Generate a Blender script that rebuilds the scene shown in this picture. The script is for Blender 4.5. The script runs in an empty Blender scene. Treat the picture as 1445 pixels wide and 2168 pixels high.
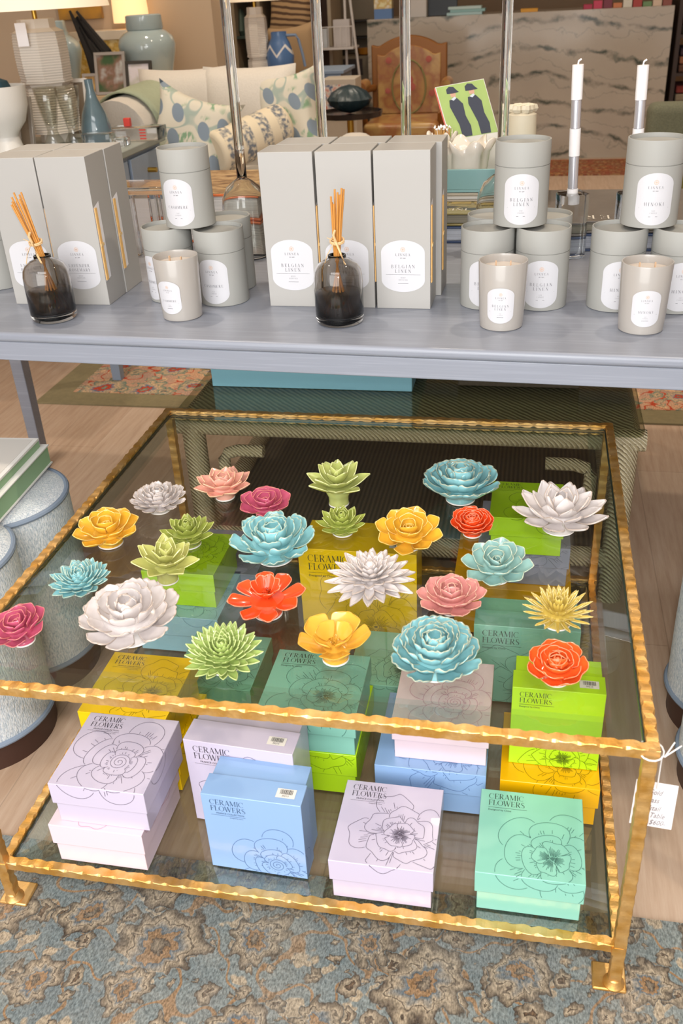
import bpy, math, random
from mathutils import Vector, Matrix
random.seed(7)
PI = math.pi
sc = bpy.context.scene
COL = sc.collection

# ------------------------------------------------------------------ camera
W_, H_ = 1445, 2168
CAMP = Vector((-0.1760, -0.8256, 1.2419))
YAW, PITCH, ROLL, FPX = -0.2175, 0.5225, 0.0557, 1950.5
def cam_axes():
    cy, sy = math.cos(YAW), math.sin(YAW); cp, sp = math.cos(PITCH), math.sin(PITCH)
    f = Vector((sy*cp, cy*cp, -sp)); r = Vector((cy, -sy, 0)); d = f.cross(r)
    cr, sr = math.cos(ROLL), math.sin(ROLL)
    return cr*r + sr*d, -sr*r + cr*d, f
RX, DN, FW = cam_axes()
cd = bpy.data.cameras.new('camera'); cam = bpy.data.objects.new('camera', cd); COL.objects.link(cam)
cam.matrix_world = Matrix((( RX.x, -DN.x, -FW.x, CAMP.x), (RX.y, -DN.y, -FW.y, CAMP.y), (RX.z, -DN.z, -FW.z, CAMP.z), (0, 0, 0, 1)))
cd.sensor_fit = 'VERTICAL'; cd.sensor_height = 22.3; cd.lens = FPX/H_*22.3
cd.clip_start = .02; cd.clip_end = 60
cd.dof.use_dof = True; cd.dof.focus_distance = 1.65; cd.dof.aperture_fstop = 5.0
sc.camera = cam
def ray(u, v): return RX*((u-722.5)/FPX) + DN*((v-1084)/FPX) + FW
def at(u, v, z): d = ray(u, v); return CAMP + d*((z-CAMP.z)/d.z)      # point of a horizontal plane
def aty(u, v, y): d = ray(u, v); return CAMP + d*((y-CAMP.y)/d.y)     # point of a vertical plane across the room

# ------------------------------------------------------------------ light
sc.view_settings.view_transform = 'Standard'; sc.view_settings.look = 'None'
sc.view_settings.gamma = 1; sc.view_settings.exposure = 0.0
wd = bpy.data.worlds.new('world'); sc.world = wd; wd.use_nodes = True
wd.node_tree.nodes['Background'].inputs[0].default_value = (.93, .96, 1, 1)
wd.node_tree.nodes['Background'].inputs[1].default_value = .75
def area(name, loc, tgt, sx, sy, e, col):
    l = bpy.data.lights.new(name, 'AREA'); l.shape = 'RECTANGLE'; l.size = sx; l.size_y = sy; l.energy = e; l.color = col
    o = bpy.data.objects.new(name, l); COL.objects.link(o); o.location = loc
    o.rotation_euler = (Vector(tgt)-Vector(loc)).to_track_quat('-Z', 'Y').to_euler(); return o
area('shop_window_light', (-.9, -3.0, 1.45), (-.4, .5, .3), 3.2, 2.5, 120, (1, .985, .96))
area('overhead_fill_light', (-.7, -1.9, 3.3), (-.45, .7, .4), 2.6, 1.2, 68, (1, .99, .97))  # added soft light from above, lifts the tops of boxes and flowers
area('camera_flash', tuple(CAMP+Vector((.02, -.03, .13))), tuple(at(690, 1150, .4)), .07, .05, 9.5, (1, .99, .97))
sp_ = [(-1.6, 1.2), (.6, 1.2), (-.5, 2.6), (-1.8, 3.4), (.6, 4.2), (-.7, 5.2), (-2.6, 5.4), (1.6, 5.6)]

# ------------------------------------------------------------------ materials
def S(c):
    if isinstance(c, str): c = tuple(int(c[i:i+2], 16) for i in (0, 2, 4))
    return tuple(((x/255)/12.92 if x/255 <= .04045 else ((x/255+.055)/1.055)**2.4) for x in c) + (1,)
class G:
    def __init__(s, name):
        s.m = bpy.data.materials.new(name); s.m.use_nodes = True; s.t = s.m.node_tree; s.b = s.t.nodes['Principled BSDF']
    def n(s, ty, _p=None, **k):
        nd = s.t.nodes.new('ShaderNode'+ty)
        for a, b in (_p or {}).items(): setattr(nd, a, b)
        for a, b in k.items():
            key = int(a[1:]) if a[0] == 'i' and a[1:].isdigit() else a.replace('_', ' ')
            s.put(nd.inputs[key], b)
        return nd
    def put(s, inp, v):
        if hasattr(v, 'outputs'): v = v.outputs[0]
        if hasattr(v, 'is_linked') or isinstance(v, bpy.types.NodeSocket): s.t.links.new(v, inp)
        else: inp.default_value = v
    def ramp(s, fac, stops, interp='LINEAR'):
        nd = s.t.nodes.new('ShaderNodeValToRGB'); s.put(nd.inputs[0], fac); cr = nd.color_ramp; cr.interpolation = interp
        while len(cr.elements) < len(stops): cr.elements.new(.5)
        for e, (p, c) in zip(cr.elements, stops): e.position = p; e.color = c if isinstance(c, tuple) and len(c) == 4 else ((c, c, c, 1) if isinstance(c, (int, float)) else S(c))
        return nd
    def mix(s, f, a, b, mode='MIX'):
        nd = s.t.nodes.new('ShaderNodeMix'); nd.data_type = 'RGBA'; nd.blend_type = mode
        s.put(nd.inputs[0], f); s.put(nd.inputs[6], S(a) if isinstance(a, str) else a); s.put(nd.inputs[7], S(b) if isinstance(b, str) else b)
        return nd.outputs[2]
    def math(s, op, a, b=0., c=0.):
        nd = s.t.nodes.new('ShaderNodeMath'); nd.operation = op; s.put(nd.inputs[0], a); s.put(nd.inputs[1], b); s.put(nd.inputs[2], c); return nd.outputs[0]
    def obj(s, scale=(1, 1, 1), rot=(0, 0, 0)):
        tc = s.n('TexCoord'); mp = s.n('Mapping'); s.t.links.new(tc.outputs['Object'], mp.inputs[0])
        mp.inputs['Scale'].default_value = scale; mp.inputs['Rotation'].default_value = rot; return mp.outputs[0]
    def bump(s, h, st=.3, d=.01):
        nd = s.n('Bump', Height=h, Strength=st, Distance=d); s.t.links.new(nd.outputs[0], s.b.inputs['Normal'])
    def set(s, **k):
        for a, b in k.items(): s.put(s.b.inputs[a.replace('_', ' ')], b)
        return s.m
MC = {}
def pm(name, col, rough=.5, metal=0, spec=.5, coat=0, var=0, vs=20, bump=0, bs=200, sheen=0):
    if name in MC: return MC[name]
    g = G(name); c = S(col)
    if var:
        no = g.n('TexNoise', Vector=g.obj(), Scale=vs, Detail=4.)
        c = g.mix(no.outputs[0], tuple(x*(1-var) for x in c[:3])+(1,), tuple(min(1, x*(1+var)) for x in c[:3])+(1,))
    g.set(Base_Color=c, Roughness=rough, Metallic=metal, Specular_IOR_Level=spec, Coat_Weight=coat)
    if sheen: g.set(Sheen_Weight=sheen)
    if bump:
        no = g.n('TexNoise', Vector=g.obj(), Scale=bs, Detail=3.); g.bump(no.outputs[0], bump, .002)
    MC[name] = g.m; return g.m
def emis(name, col, st):
    g = G(name); g.set(Base_Color=S(col), Emission_Color=S(col), Emission_Strength=st, Roughness=.8); return g.m
def sheet_glass(name, tint, ior=1.5, gloss=1.0):
    g = G(name); t = g.t; t.nodes.remove(g.b)
    tr = g.n('BsdfTransparent', Color=S(tint)); gl = g.n('BsdfGlossy', Color=(gloss, gloss, gloss, 1), Roughness=.0)
    lw = g.n('LayerWeight', Blend=.5); fr = g.n('Math', {'operation': 'MULTIPLY_ADD'}, i0=g.math('POWER', lw.outputs['Facing'], 4.5), i1=.9, i2=((ior-1)/(ior+1))**2); mx = g.n('MixShader'); t.links.new(fr.outputs[0], mx.inputs[0]); t.links.new(tr.outputs[0], mx.inputs[1]); t.links.new(gl.outputs[0], mx.inputs[2])
    t.links.new(mx.outputs[0], t.nodes['Material Output'].inputs[0]); return g.m
def solid_glass(name, col, rough=0., ior=1.45):
    g = G(name); g.set(Base_Color=S(col), Roughness=rough, Transmission_Weight=1., IOR=ior); return g.m

# ------------------------------------------------------------------ mesh tools
class MB:
    def __init__(s): s.v = []; s.f = []; s.rim = []; s.smooth = True
    def add(s, vs, fs, rim=None):
        o = len(s.v); s.v += [tuple(p) for p in vs]; s.f += [tuple(i+o for i in f) for f in fs]; s.rim += (rim or [0.]*len(vs)); return s
    def box(s, x0, x1, y0, y1, z0, z1):
        return s.add([(x0, y0, z0), (x1, y0, z0), (x1, y1, z0), (x0, y1, z0), (x0, y0, z1), (x1, y0, z1), (x1, y1, z1), (x0, y1, z1)],
                     [(0, 3, 2, 1), (4, 5, 6, 7), (0, 1, 5, 4), (1, 2, 6, 5), (2, 3, 7, 6), (3, 0, 4, 7)])
    def lathe(s, prof, seg=48, cx=0, cy=0, lobes=None, loop=False):
        vs = []; fs = []; n = len(prof)
        for i in range(seg):
            a = 2*PI*i/seg; k = lobes(a) if lobes else 1
            for r, z in prof: vs.append((cx+r*k*math.cos(a), cy+r*k*math.sin(a), z))
        for i in range(seg):
            j = (i+1) % seg
            for q in range(n-1): fs.append((i*n+q, j*n+q, j*n+q+1, i*n+q+1))
            if loop: fs.append((i*n+n-1, j*n+n-1, j*n, i*n))
        if loop: return s.add(vs, fs)
        if prof[0][0] > 1e-5: fs.append(tuple(i*n for i in range(seg))[::-1])
        if prof[-1][0] > 1e-5: fs.append(tuple(i*n+n-1 for i in range(seg)))
        return s.add(vs, fs)
    def tube(s, pts, r, seg=8, r1=None):
        pts = [Vector(p) for p in pts]; vs = []; fs = []; N = len(pts)
        for i, p in enumerate(pts):
            t = (pts[min(i+1, N-1)]-pts[max(i-1, 0)]).normalized(); a = t.orthogonal().normalized() if abs(t.z) < .9 else Vector((1, 0, 0))
            a = (a - t*a.dot(t)).normalized()
            if abs(t.z) < .9: a = t.cross(Vector((0, 0, 1))).normalized()
            b = t.cross(a); rr = r if r1 is None else r+(r1-r)*i/(N-1)
            for q in range(seg): w = 2*PI*q/seg; vs.append(p + a*rr*math.cos(w) + b*rr*math.sin(w))
        for i in range(N-1):
            for q in range(seg): q2 = (q+1) % seg; fs.append((i*seg+q, i*seg+q2, (i+1)*seg+q2, (i+1)*seg+q))
        fs.append(tuple(range(seg))[::-1]); fs.append(tuple((N-1)*seg+q for q in range(seg)))
        return s.add(vs, fs)
    def prism(s, out, z0, z1):
        n = len(out); vs = [(x, y, z0) for x, y in out]+[(x, y, z1) for x, y in out]
        return s.add(vs, [tuple(range(n))[::-1], tuple(range(n, 2*n))]+[(i, (i+1) % n, n+(i+1) % n, n+i) for i in range(n)])
    def quads(s, Q, f):                                    # flat 2-D quads mapped through f
        for q in Q:
            vs = [f(*p) for p in q]
            if None not in vs: s.add(vs, [tuple(range(len(q)))])
        return s
    def hull_grid(s, F, nu, nv):
        vs = [F(i/(nu-1), j/(nv-1)) for i in range(nu) for j in range(nv)]
        return s.add(vs, [(i*nv+j, (i+1)*nv+j, (i+1)*nv+j+1, i*nv+j+1) for i in range(nu-1) for j in range(nv-1)])
def mesh(name, mb, mat, smooth=True):
    me = bpy.data.meshes.new(name); me.from_pydata(mb.v, [], mb.f); me.materials.append(mat)
    if any(mb.rim):
        a = me.attributes.new('rim', 'FLOAT', 'POINT'); a.data.foreach_set('value', mb.rim)
    if smooth:
        me.polygons.foreach_set('use_smooth', [True]*len(me.polygons))
    me.update(); return me
def put(name, mb, mat, parent=None, loc=None, rot=None, smooth=None, bev=0, seg=2, sub=0, auto=38):
    me = mb if isinstance(mb, bpy.types.Mesh) else mesh(name, mb, mat, smooth is not False)
    o = bpy.data.objects.new(name, me); COL.objects.link(o)
    if parent: o.parent = parent
    if loc is not None: o.location = loc
    if rot is not None: o.rotation_euler = rot if hasattr(rot, '__len__') else (0, 0, rot)
    if bev:
        b = o.modifiers.new('bevel', 'BEVEL'); b.width = bev; b.segments = seg; b.limit_method = 'ANGLE'; b.angle_limit = math.radians(35)
    if sub:
        b = o.modifiers.new('sub', 'SUBSURF'); b.levels = sub; b.render_levels = sub
    elif smooth is not False and auto and not isinstance(mb, bpy.types.Mesh):
        me.set_sharp_from_angle(angle=math.radians(auto))
    return o
def bx(*a): return MB().box(*a)
def tag(o, label=None, cat=None, group=None, kind=None):
    if label: o['label'] = label
    if cat: o['category'] = cat
    if group: o['group'] = group
    if kind: o['kind'] = kind
    return o
def thing(name, loc, label, cat, group=None, rz=0, rot=None):
    o = bpy.data.objects.new(name, None); COL.objects.link(o); o.location = loc; o.rotation_euler = rot or (0, 0, rz); o.empty_display_size = .02
    return tag(o, label, cat, group)
def one(name, mb, mat, loc, label, cat, group=None, **k):
    return tag(put(name, mb, mat, None, loc, **k), label, cat, group)
KIDS = {}
def kids(o): return [c for c in bpy.data.objects if c.parent == o]
def copy_tree(o, parent=None):
    c = o.copy(); COL.objects.link(c)
    if parent: c.parent = parent
    for ch in kids(o): copy_tree(ch, c)
    return c
def struct(name, mb, mat, **k): return tag(put(name, mb, mat, **k), kind='structure')

# ------------------------------------------------------------------ lettering
TH, HN = .11, .03
def ln(x0, y0, x1, y1, w=HN):
    dx, dy = x1-x0, y1-y0; l = math.hypot(dx, dy); nx, ny = -dy/l*w/2, dx/l*w/2
    return [[(x0+nx, y0+ny), (x0-nx, y0-ny), (x1-nx, y1-ny), (x1+nx, y1+ny)]]
def arc(cx, cy, rx, ry, a0, a1, T=TH, n=14):
    R = []; pts = []
    for i in range(n+1):
        a = math.radians(a0+(a1-a0)*i/n); c, s_ = math.cos(a), math.sin(a); w = HN+(T-HN)*abs(c)**1.6
        pts.append(((cx+(rx+w/2)*c, cy+(ry+w/2*.3)*s_), (cx+(rx-w/2)*c, cy+(ry-w/2*.3-HN*.5)*s_)))
    for p, q in zip(pts, pts[1:]): R.append([p[0], p[1], q[1], q[0]])
    return R
def sf(x, y, w=.13): return ln(x-w, y, x+w, y)
def stem(x): return ln(x, 0, x, 1, TH)+sf(x, .01)+sf(x, .99)
GL = {
 'I': (.34, lambda: stem(.17)), 'C': (.82, lambda: arc(.43, .5, .36, .5, 48, 312)+ln(.7, .7, .7, .97)),
 'E': (.7, lambda: stem(.16)+ln(.1, .01, .6, .01)+ln(.1, .99, .58, .99)+ln(.16, .5, .45, .5)+ln(.58, .76, .58, 1)+ln(.61, 0, .61, .25)+ln(.45, .4, .45, .6)),
 'F': (.64, lambda: stem(.16)+ln(.1, .99, .58, .99)+ln(.16, .5, .45, .5)+ln(.58, .74, .58, 1)+ln(.45, .4, .45, .6)),
 'L': (.66, lambda: stem(.16)+ln(.1, .01, .58, .01)+ln(.59, 0, .59, .27)),
 'R': (.78, lambda: stem(.16)+arc(.34, .75, .22, .25, -90, 90)+ln(.16, .99, .35, .99)+ln(.16, .5, .36, .5)+ln(.34, .5, .62, .02, TH)+sf(.66, .01, .09)),
 'B': (.76, lambda: stem(.16)+arc(.34, .76, .2, .24, -90, 90)+arc(.36, .26, .25, .26, -90, 90)+ln(.16, .99, .35, .99)+ln(.16, .52, .36, .52)+ln(.16, .01, .36, .01)),
 'D': (.86, lambda: stem(.16)+arc(.36, .5, .38, .5, -90, 90)+ln(.16, .99, .37, .99)+ln(.16, .01, .37, .01)),
 'A': (.8, lambda: ln(.1, 0, .4, .98)+ln(.4, 1, .68, 0, TH)+ln(.2, .33, .58, .33)+sf(.1, .01, .09)+sf(.68, .01, .1)),
 'M': (1.0, lambda: ln(.14, 0, .14, 1)+ln(.14, 1, .46, .06, TH)+ln(.46, .06, .8, 1)+ln(.83, 0, .83, 1, TH)+sf(.14, .01, .09)+sf(.83, .01)+sf(.12, .99, .08)+sf(.86, .99, .09)),
 'N': (.86, lambda: ln(.14, 0, .14, 1)+ln(.14, 1, .7, .02, TH)+ln(.72, 0, .72, 1)+sf(.14, .01, .09)+sf(.72, .99, .1)+sf(.1, .99, .07)),
 'O': (.88, lambda: arc(.44, .5, .37, .5, 0, 360, TH, 24)), 'G': (.88, lambda: arc(.43, .5, .36, .5, 48, 312)+ln(.72, .03, .72, .42, TH)+sf(.7, .42, .12)),
 'S': (.64, lambda: arc(.31, .74, .19, .25, 35, 268, .1)+arc(.31, .25, .21, .25, 92, -145, .1)+ln(.22, .58, .42, .42, TH)),
 'W': (1.12, lambda: ln(.1, 1, .34, 0, TH)+ln(.34, 0, .6, .98)+ln(.52, 1, .78, 0, TH)+ln(.78, 0, 1.02, 1)+sf(.1, .99, .1)+sf(.54, .99, .1)+sf(1.02, .99, .08)),
 'V': (.8, lambda: ln(.1, 1, .4, 0, TH)+ln(.4, 0, .68, 1)+sf(.1, .99, .1)+sf(.68, .99, .08)),
 'Y': (.78, lambda: ln(.1, 1, .38, .45, TH)+ln(.38, .45, .66, 1)+ln(.38, 0, .38, .48, TH)+sf(.38, .01)+sf(.1, .99, .1)+sf(.66, .99, .08)),
 'H': (.88, lambda: stem(.16)+stem(.72)+ln(.16, .5, .72, .5)), 'K': (.82, lambda: stem(.16)+ln(.66, 1, .2, .44)+ln(.3, .56, .66, 0, TH)+sf(.68, .01, .1)+sf(.64, .99, .1)),
 'T': (.72, lambda: ln(.06, .99, .66, .99)+ln(.36, 0, .36, 1, TH)+sf(.36, .01)+ln(.06, .78, .06, 1)+ln(.66, .78, .66, 1)),
 'U': (.84, lambda: ln(.16, .3, .16, 1, TH)+arc(.42, .3, .26, .3, 180, 360)+ln(.68, .3, .68, 1)+sf(.16, .99)+sf(.68, .99, .09)), ' ': (.4, lambda: [])}
def serif(txt, h, x=0, y=0, track=0., align='L'):
    w = sum(GL[c][0]+track for c in txt)*h-track*h
    if align == 'C': x -= w/2
    Q = []
    for c in txt:
        for q in GL[c][1](): Q.append([(x+a*h, y+b*h) for a, b in q])
        x += (GL[c][0]+track)*h
    return Q
def plain(txt, h, x=0, y=0, align='L', shear=0):
    cu = bpy.data.curves.new('t', 'FONT'); cu.body = txt; cu.size = h*1.38; cu.resolution_u = 2; cu.shear = shear
    if align == 'C': cu.align_x = 'CENTER'
    o = bpy.data.objects.new('t', cu); me = bpy.data.meshes.new_from_object(o)
    Q = [[(x+me.vertices[i].co.x, y+me.vertices[i].co.y) for i in p.vertices] for p in me.polygons]
    bpy.data.objects.remove(o); bpy.data.curves.remove(cu); bpy.data.meshes.remove(me); return Q
def ribbon(pl, w):
    Q = []
    for (a, b), (c, d) in zip(pl, pl[1:]):
        if math.hypot(c-a, d-b) > 1e-7: Q += ln(a, b, c, d, w)
    return Q

# printed line drawings of blossoms: petals in front hide those behind
def inside(p, poly):
    x, y = p; r = False; j = len(poly)-1
    for i in range(len(poly)):
        xi, yi = poly[i]; xj, yj = poly[j]
        if (yi > y) != (yj > y) and x < (xj-xi)*(y-yi)/(yj-yi)+xi: r = not r
        j = i
    return r
def petal2d(cx, cy, a, r0, L, W, kind, rnd, ph):
    pts = []; N = 44
    for i in range(N+1):
        t = i/N*2-1                                     # -1..1 round the outline from one foot to the other
        k = 1-abs(t)
        if kind == 'round': al = L*(1-abs(t)**3.2); ac = W*.5*math.copysign((1-(1-abs(t))**2.2)**1.0, t)*(math.sin(PI*min(1, abs(t)*1.0))**.55 if abs(t) < 1 else 0)+0
        if kind in ('round', 'wavy'):
            th = t*PI; al = L*(.5+.5*math.cos(th)); ac = W*.5*math.sin(th)*(1+.25*math.cos(th))
            if kind == 'wavy': al += L*.05*math.sin(5*th+ph)*(al/L); ac += W*.05*math.sin(4*th+ph)
        else:
            th = t*PI; u = .5+.5*math.cos(th); al = L*u; ac = W*.5*math.copysign(math.sin(PI*u**.8)**.9 if 0 < u < 1 else 0, t)
        c, s_ = math.cos(a), math.sin(a); R = r0+al
        pts.append((cx+R*c-ac*s_, cy+R*s_+ac*c))
    return pts
def blossom(cx, cy, R, kind='round', seed=1, swirl=True):
    rnd = random.Random(seed); front = []; out = []
    def emit(pl, close=False):
        cur = []
        for p in pl:
            if any(inside(p, q) for q in front):
                if len(cur) > 1: out.append(cur)
                cur = []
            else: cur.append(p)
        if len(cur) > 1: out.append(cur)
    rc = R*.2
    if swirl:
        out.append([(cx+rc*(1-i/70)*math.cos(i*.26), cy+rc*(1-i/70)*math.sin(i*.26)) for i in range(66)])
        front.append([(cx+rc*math.cos(i*.3), cy+rc*math.sin(i*.3)) for i in range(21)])
    else:
        out.append([(cx+rc*.22*math.cos(i*.6)*1.4, cy+rc*.22*math.sin(i*.6)) for i in range(12)])
    rings = [(4, .12, .27, .36), (4, .2, .42, .52), (5, .3, .62, .62), (5, .5, .86, .66)]
    for k, (n, r0, L, W) in enumerate(rings):
        ph = rnd.random()*6
        for i in range(n):
            a = ph+2*PI*i/n+rnd.uniform(-.12, .12); l = R*L*rnd.uniform(.9, 1.1); w = R*W*rnd.uniform(.95, 1.2)
            kk = kind if k > 0 else ('wavy' if not swirl else 'round')
            pl = petal2d(cx, cy, a, R*r0*.5, l, w, kk, rnd, rnd.random()*6)
            emit(pl)
            for q in range(11):                           # hatching from the petal's foot
                t = (q-5)/5.6*.5; c, s_ = math.cos(a+t*w/l*.9), math.sin(a+t*w/l*.9); e = r0*.5*R+l*rnd.uniform(.35, .75)
                emit([(cx+e*f_*c, cy+e*f_*s_) for f_ in [.35+.065*z for z in range(11)]])
            front.append(pl)
    return out
print_dark = pm('print_ink', '5a5560', .6)

# ------------------------------------------------------------------ room
def wood_floor():
    g = G('oak_planks'); v = g.obj((1, 1, 1), (0, 0, PI/2))
    br = g.n('TexBrick', Vector=v, Scale=1., Color1=S('b59a84'), Color2=S('a88468'), Mortar=S('70543e'))
    br.inputs['Mortar Size'].default_value = .0012; br.inputs['Brick Width'].default_value = 1.6; br.inputs['Row Height'].default_value = .15
    v2 = g.obj((14, 1.1, 1)); no = g.n('TexNoise', Vector=v2, Scale=5., Detail=8., Roughness=.65)
    st = g.ramp(no, [(.3, 'a58a74'), (.5, 'bba28c'), (.7, 'cbb5a2')])
    c = g.mix(.6, br.outputs[0], st.outputs[0], 'MIX'); g.set(Base_Color=c, Roughness=.55); return g.m
def oriental(name, field, cream, rust, navy, dark, s1=5.5, s2=15., wear=.5, bright=None):
    g = G(name); v = g.obj(); nz = g.n('TexNoise', Vector=v, Scale=14., Detail=4.)
    dv = g.n('VectorMath', {'operation': 'MULTIPLY_ADD'}, i0=nz.outputs[1], i1=(.05, .05, 0), i2=v)
    nj = g.n('TexNoise', Vector=v, Scale=55., Detail=2.)
    dv = g.n('VectorMath', {'operation': 'MULTIPLY_ADD'}, i0=nj.outputs[1], i1=(.022, .022, 0), i2=dv.outputs[0])
    def ros(scale, pet, off):
        mp = g.n('VectorMath', {'operation': 'ADD'}, i0=dv.outputs[0], i1=off)
        vo = g.n('TexVoronoi', {'voronoi_dimensions': '2D'}, Vector=mp.outputs[0], Scale=scale, Randomness=.62)
        df = g.n('VectorMath', {'operation': 'SUBTRACT'}, i0=mp.outputs[0], i1=vo.outputs['Position'])
        sx = g.n('SeparateXYZ'); g.put(sx.inputs[0], df.outputs[0])
        an = g.math('ARCTAN2', sx.outputs[1], sx.outputs[0]); w = g.math('SINE', g.math('MULTIPLY', an, pet)); w = g.math('ADD', w, g.math('MULTIPLY', g.math('SINE', g.math('MULTIPLY', an, 2.)), .9))
        rr = g.n('VectorMath', {'operation': 'LENGTH'}); g.put(rr.inputs[0], df.outputs[0])
        sv = g.n('SeparateColor', Color=vo.outputs['Color']); r = g.math('MULTIPLY', rr.outputs['Value'], g.math('MULTIPLY_ADD', sv.outputs[1], scale*.9, scale*.75))
        k = g.math('MULTIPLY_ADD', w, .13, 1.); return g.math('DIVIDE', r, k), vo
    r1, vo1 = ros(s1, 9., (0, 0, 0)); r2, vo2 = ros(s2, 5., (.31, .17, 0))
    big = g.ramp(r1, [(0, cream), (.07, dark), (.085, rust), (.14, rust), (.15, navy), (.235, cream), (.25, dark), (.265, cream), (.372, dark), (.39, field)], 'LINEAR')
    sml = g.ramp(r2, [(0, rust), (.125, dark), (.14, cream), (.32, dark), (.34, field)])
    inr = g.math('LESS_THAN', r1, .39)
    pick = g.math('GREATER_THAN', g.n('SeparateColor', Color=vo2.outputs['Color']).outputs[0], .35)
    fld = g.n('TexNoise', Vector=v, Scale=3., Detail=4.)
    base = g.mix(g.ramp(fld, [(.4, 0.), (.6, 1.)]).outputs[0], field, navy)
    base = g.mix(.72, base, field)
    wv = g.n('TexNoise', Vector=v, Scale=13., Detail=1.)                 # winding stems
    stm = g.ramp(g.math('ABSOLUTE', g.math('SUBTRACT', wv.outputs[0], .5)), [(0, 1.), (.012, 1.), (.02, 0.)])
    base = g.mix(stm.outputs[0], base, rust)
    leaf = g.n('TexNoise', Vector=v, Scale=26., Detail=2.)
    base = g.mix(g.ramp(leaf, [(.6, 0.), (.63, 1.)]).outputs[0], base, cream)
    r3, vo3 = ros(s2*1.9, 4., (.7, .4, 0)); sm3 = g.ramp(r3, [(0, cream), (.1, rust), (.16, cream), (.27, dark), (.3, field)])
    base = g.mix(g.math('MULTIPLY', g.math('LESS_THAN', r3, .3), g.math('GREATER_THAN', g.n('SeparateColor', Color=vo3.outputs['Color']).outputs[0], .5)), base, sm3.outputs[0])
    s_in = g.math('MULTIPLY', g.math('LESS_THAN', r2, .34), pick)
    base = g.mix(s_in, base, sml.outputs[0]); c = g.mix(inr, base, big.outputs[0])
    wn = g.n('TexNoise', Vector=v, Scale=5., Detail=9., Roughness=.75)
    c = g.mix(g.math('MULTIPLY', g.ramp(wn, [(.4, 0.), (.7, 1.)]).outputs[0], wear), c, 'a39b8e')
    fine = g.n('TexNoise', Vector=g.obj((1, .45, 1)), Scale=420., Detail=2.)
    c = g.mix(1., c, g.ramp(fine, [(.3, (.55, .55, .55, 1)), (.7, (1.3, 1.3, 1.3, 1))]).outputs[0], 'MULTIPLY')
    g.set(Base_Color=c, Roughness=.95, Specular_IOR_Level=.1); g.bump(fine.outputs[0], .5, .003); return g.m
wall_m = pm('beige_paint', 'c6ae92', .8)
struct('floor', bx(-5, 4.2, -3.4, 9.6, -.05, 0), wood_floor())
struct('wall_back', bx(-5, 4.2, 9.5, 9.6, 0, 3), pm('back_paint', 'b99e80', .8))
struct('wall_right', bx(4.1, 4.2, -3.4, 9.5, 0, 3), wall_m)
struct('wall_left', bx(-5.1, -5, -3.4, 9.6, 0, 3), wall_m)
struct('ceiling', bx(-5.1, 4.2, -1.2, 9.6, 3, 3.06), pm('ceiling_white', 'ded6c8', .9))
pw = aty(452, 60, 4.6)
struct('wall_partition', bx(-5, pw.x, 4.6, 4.78, 0, 3), pm('partition_paint', 'bfa88e', .8))
for i, (x, y) in enumerate(sp_):
    t = thing('recessed_light', (x, y, 3.0), 'round recessed ceiling downlight above the shop floor', 'ceiling light', 'recessed downlights in the ceiling')
    put('trim', MB().lathe([(.05, 0), (.07, 0), (.07, -.008), (.05, -.012)], 24), pm('light_trim', 'e8e4dc', .5), t)
    put('lamp_disc', MB().lathe([(.0001, -.004), (.05, -.004), (.05, -.006), (.0001, -.006)], 24), emis('lamp_disc_%d' % i, 'ffe2b8', 9), t)
    l = bpy.data.lights.new('downlight_lamp', 'SPOT'); l.energy = 75; l.color = (1, .87, .7); l.spot_size = 2.2; l.spot_blend = .8; l.shadow_soft_size = .05
    o = bpy.data.objects.new('downlight_lamp', l); COL.objects.link(o); o.parent = t; o.location = (0, 0, -.03)
# rugs
struct_rug = oriental('blue_oriental_rug', '737c7c', 'a3937d', '8c6d4e', '54636e', '473d36', 7.5, 20., .5)
def rugmesh(x0, x1, y0, y1, h=.007):
    return MB().box(x0, x1, y0, y1, .0005, h)
one('oriental_rug', rugmesh(-2.2, 1.6, -2.2, .125, .004), struct_rug, (0, 0, 0), 'faded blue and beige oriental rug under the front feet of the gold table', 'rug')
far_rug = oriental('red_flower_rug', 'bfa27e', 'cdb28a', 'b0472c', '55708a', '6d6348', 3.2, 9., .15)
q = at(80, 850, 0)
t = thing('floral_rug', (q.x, q.y-.02, 0), 'cream rug with red flowers and olive border on the floor behind the grey table', 'rug')
put('olive_border', rugmesh(0, 3.0, 0, 2.6, .006), pm('olive_wool', '807455', .95, var=.2, vs=60, bump=.5), t)
put('rose_band', rugmesh(.1, 2.9, .1, 2.5, .0075), oriental('rose_band_wool', 'c99c7c', 'd0ab86', 'b5472d', '4a6a86', '5d7a70', 6., 12., .05), t)
put('centre_field', rugmesh(.34, 2.66, .34, 2.26, .009), far_rug, t)
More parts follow.
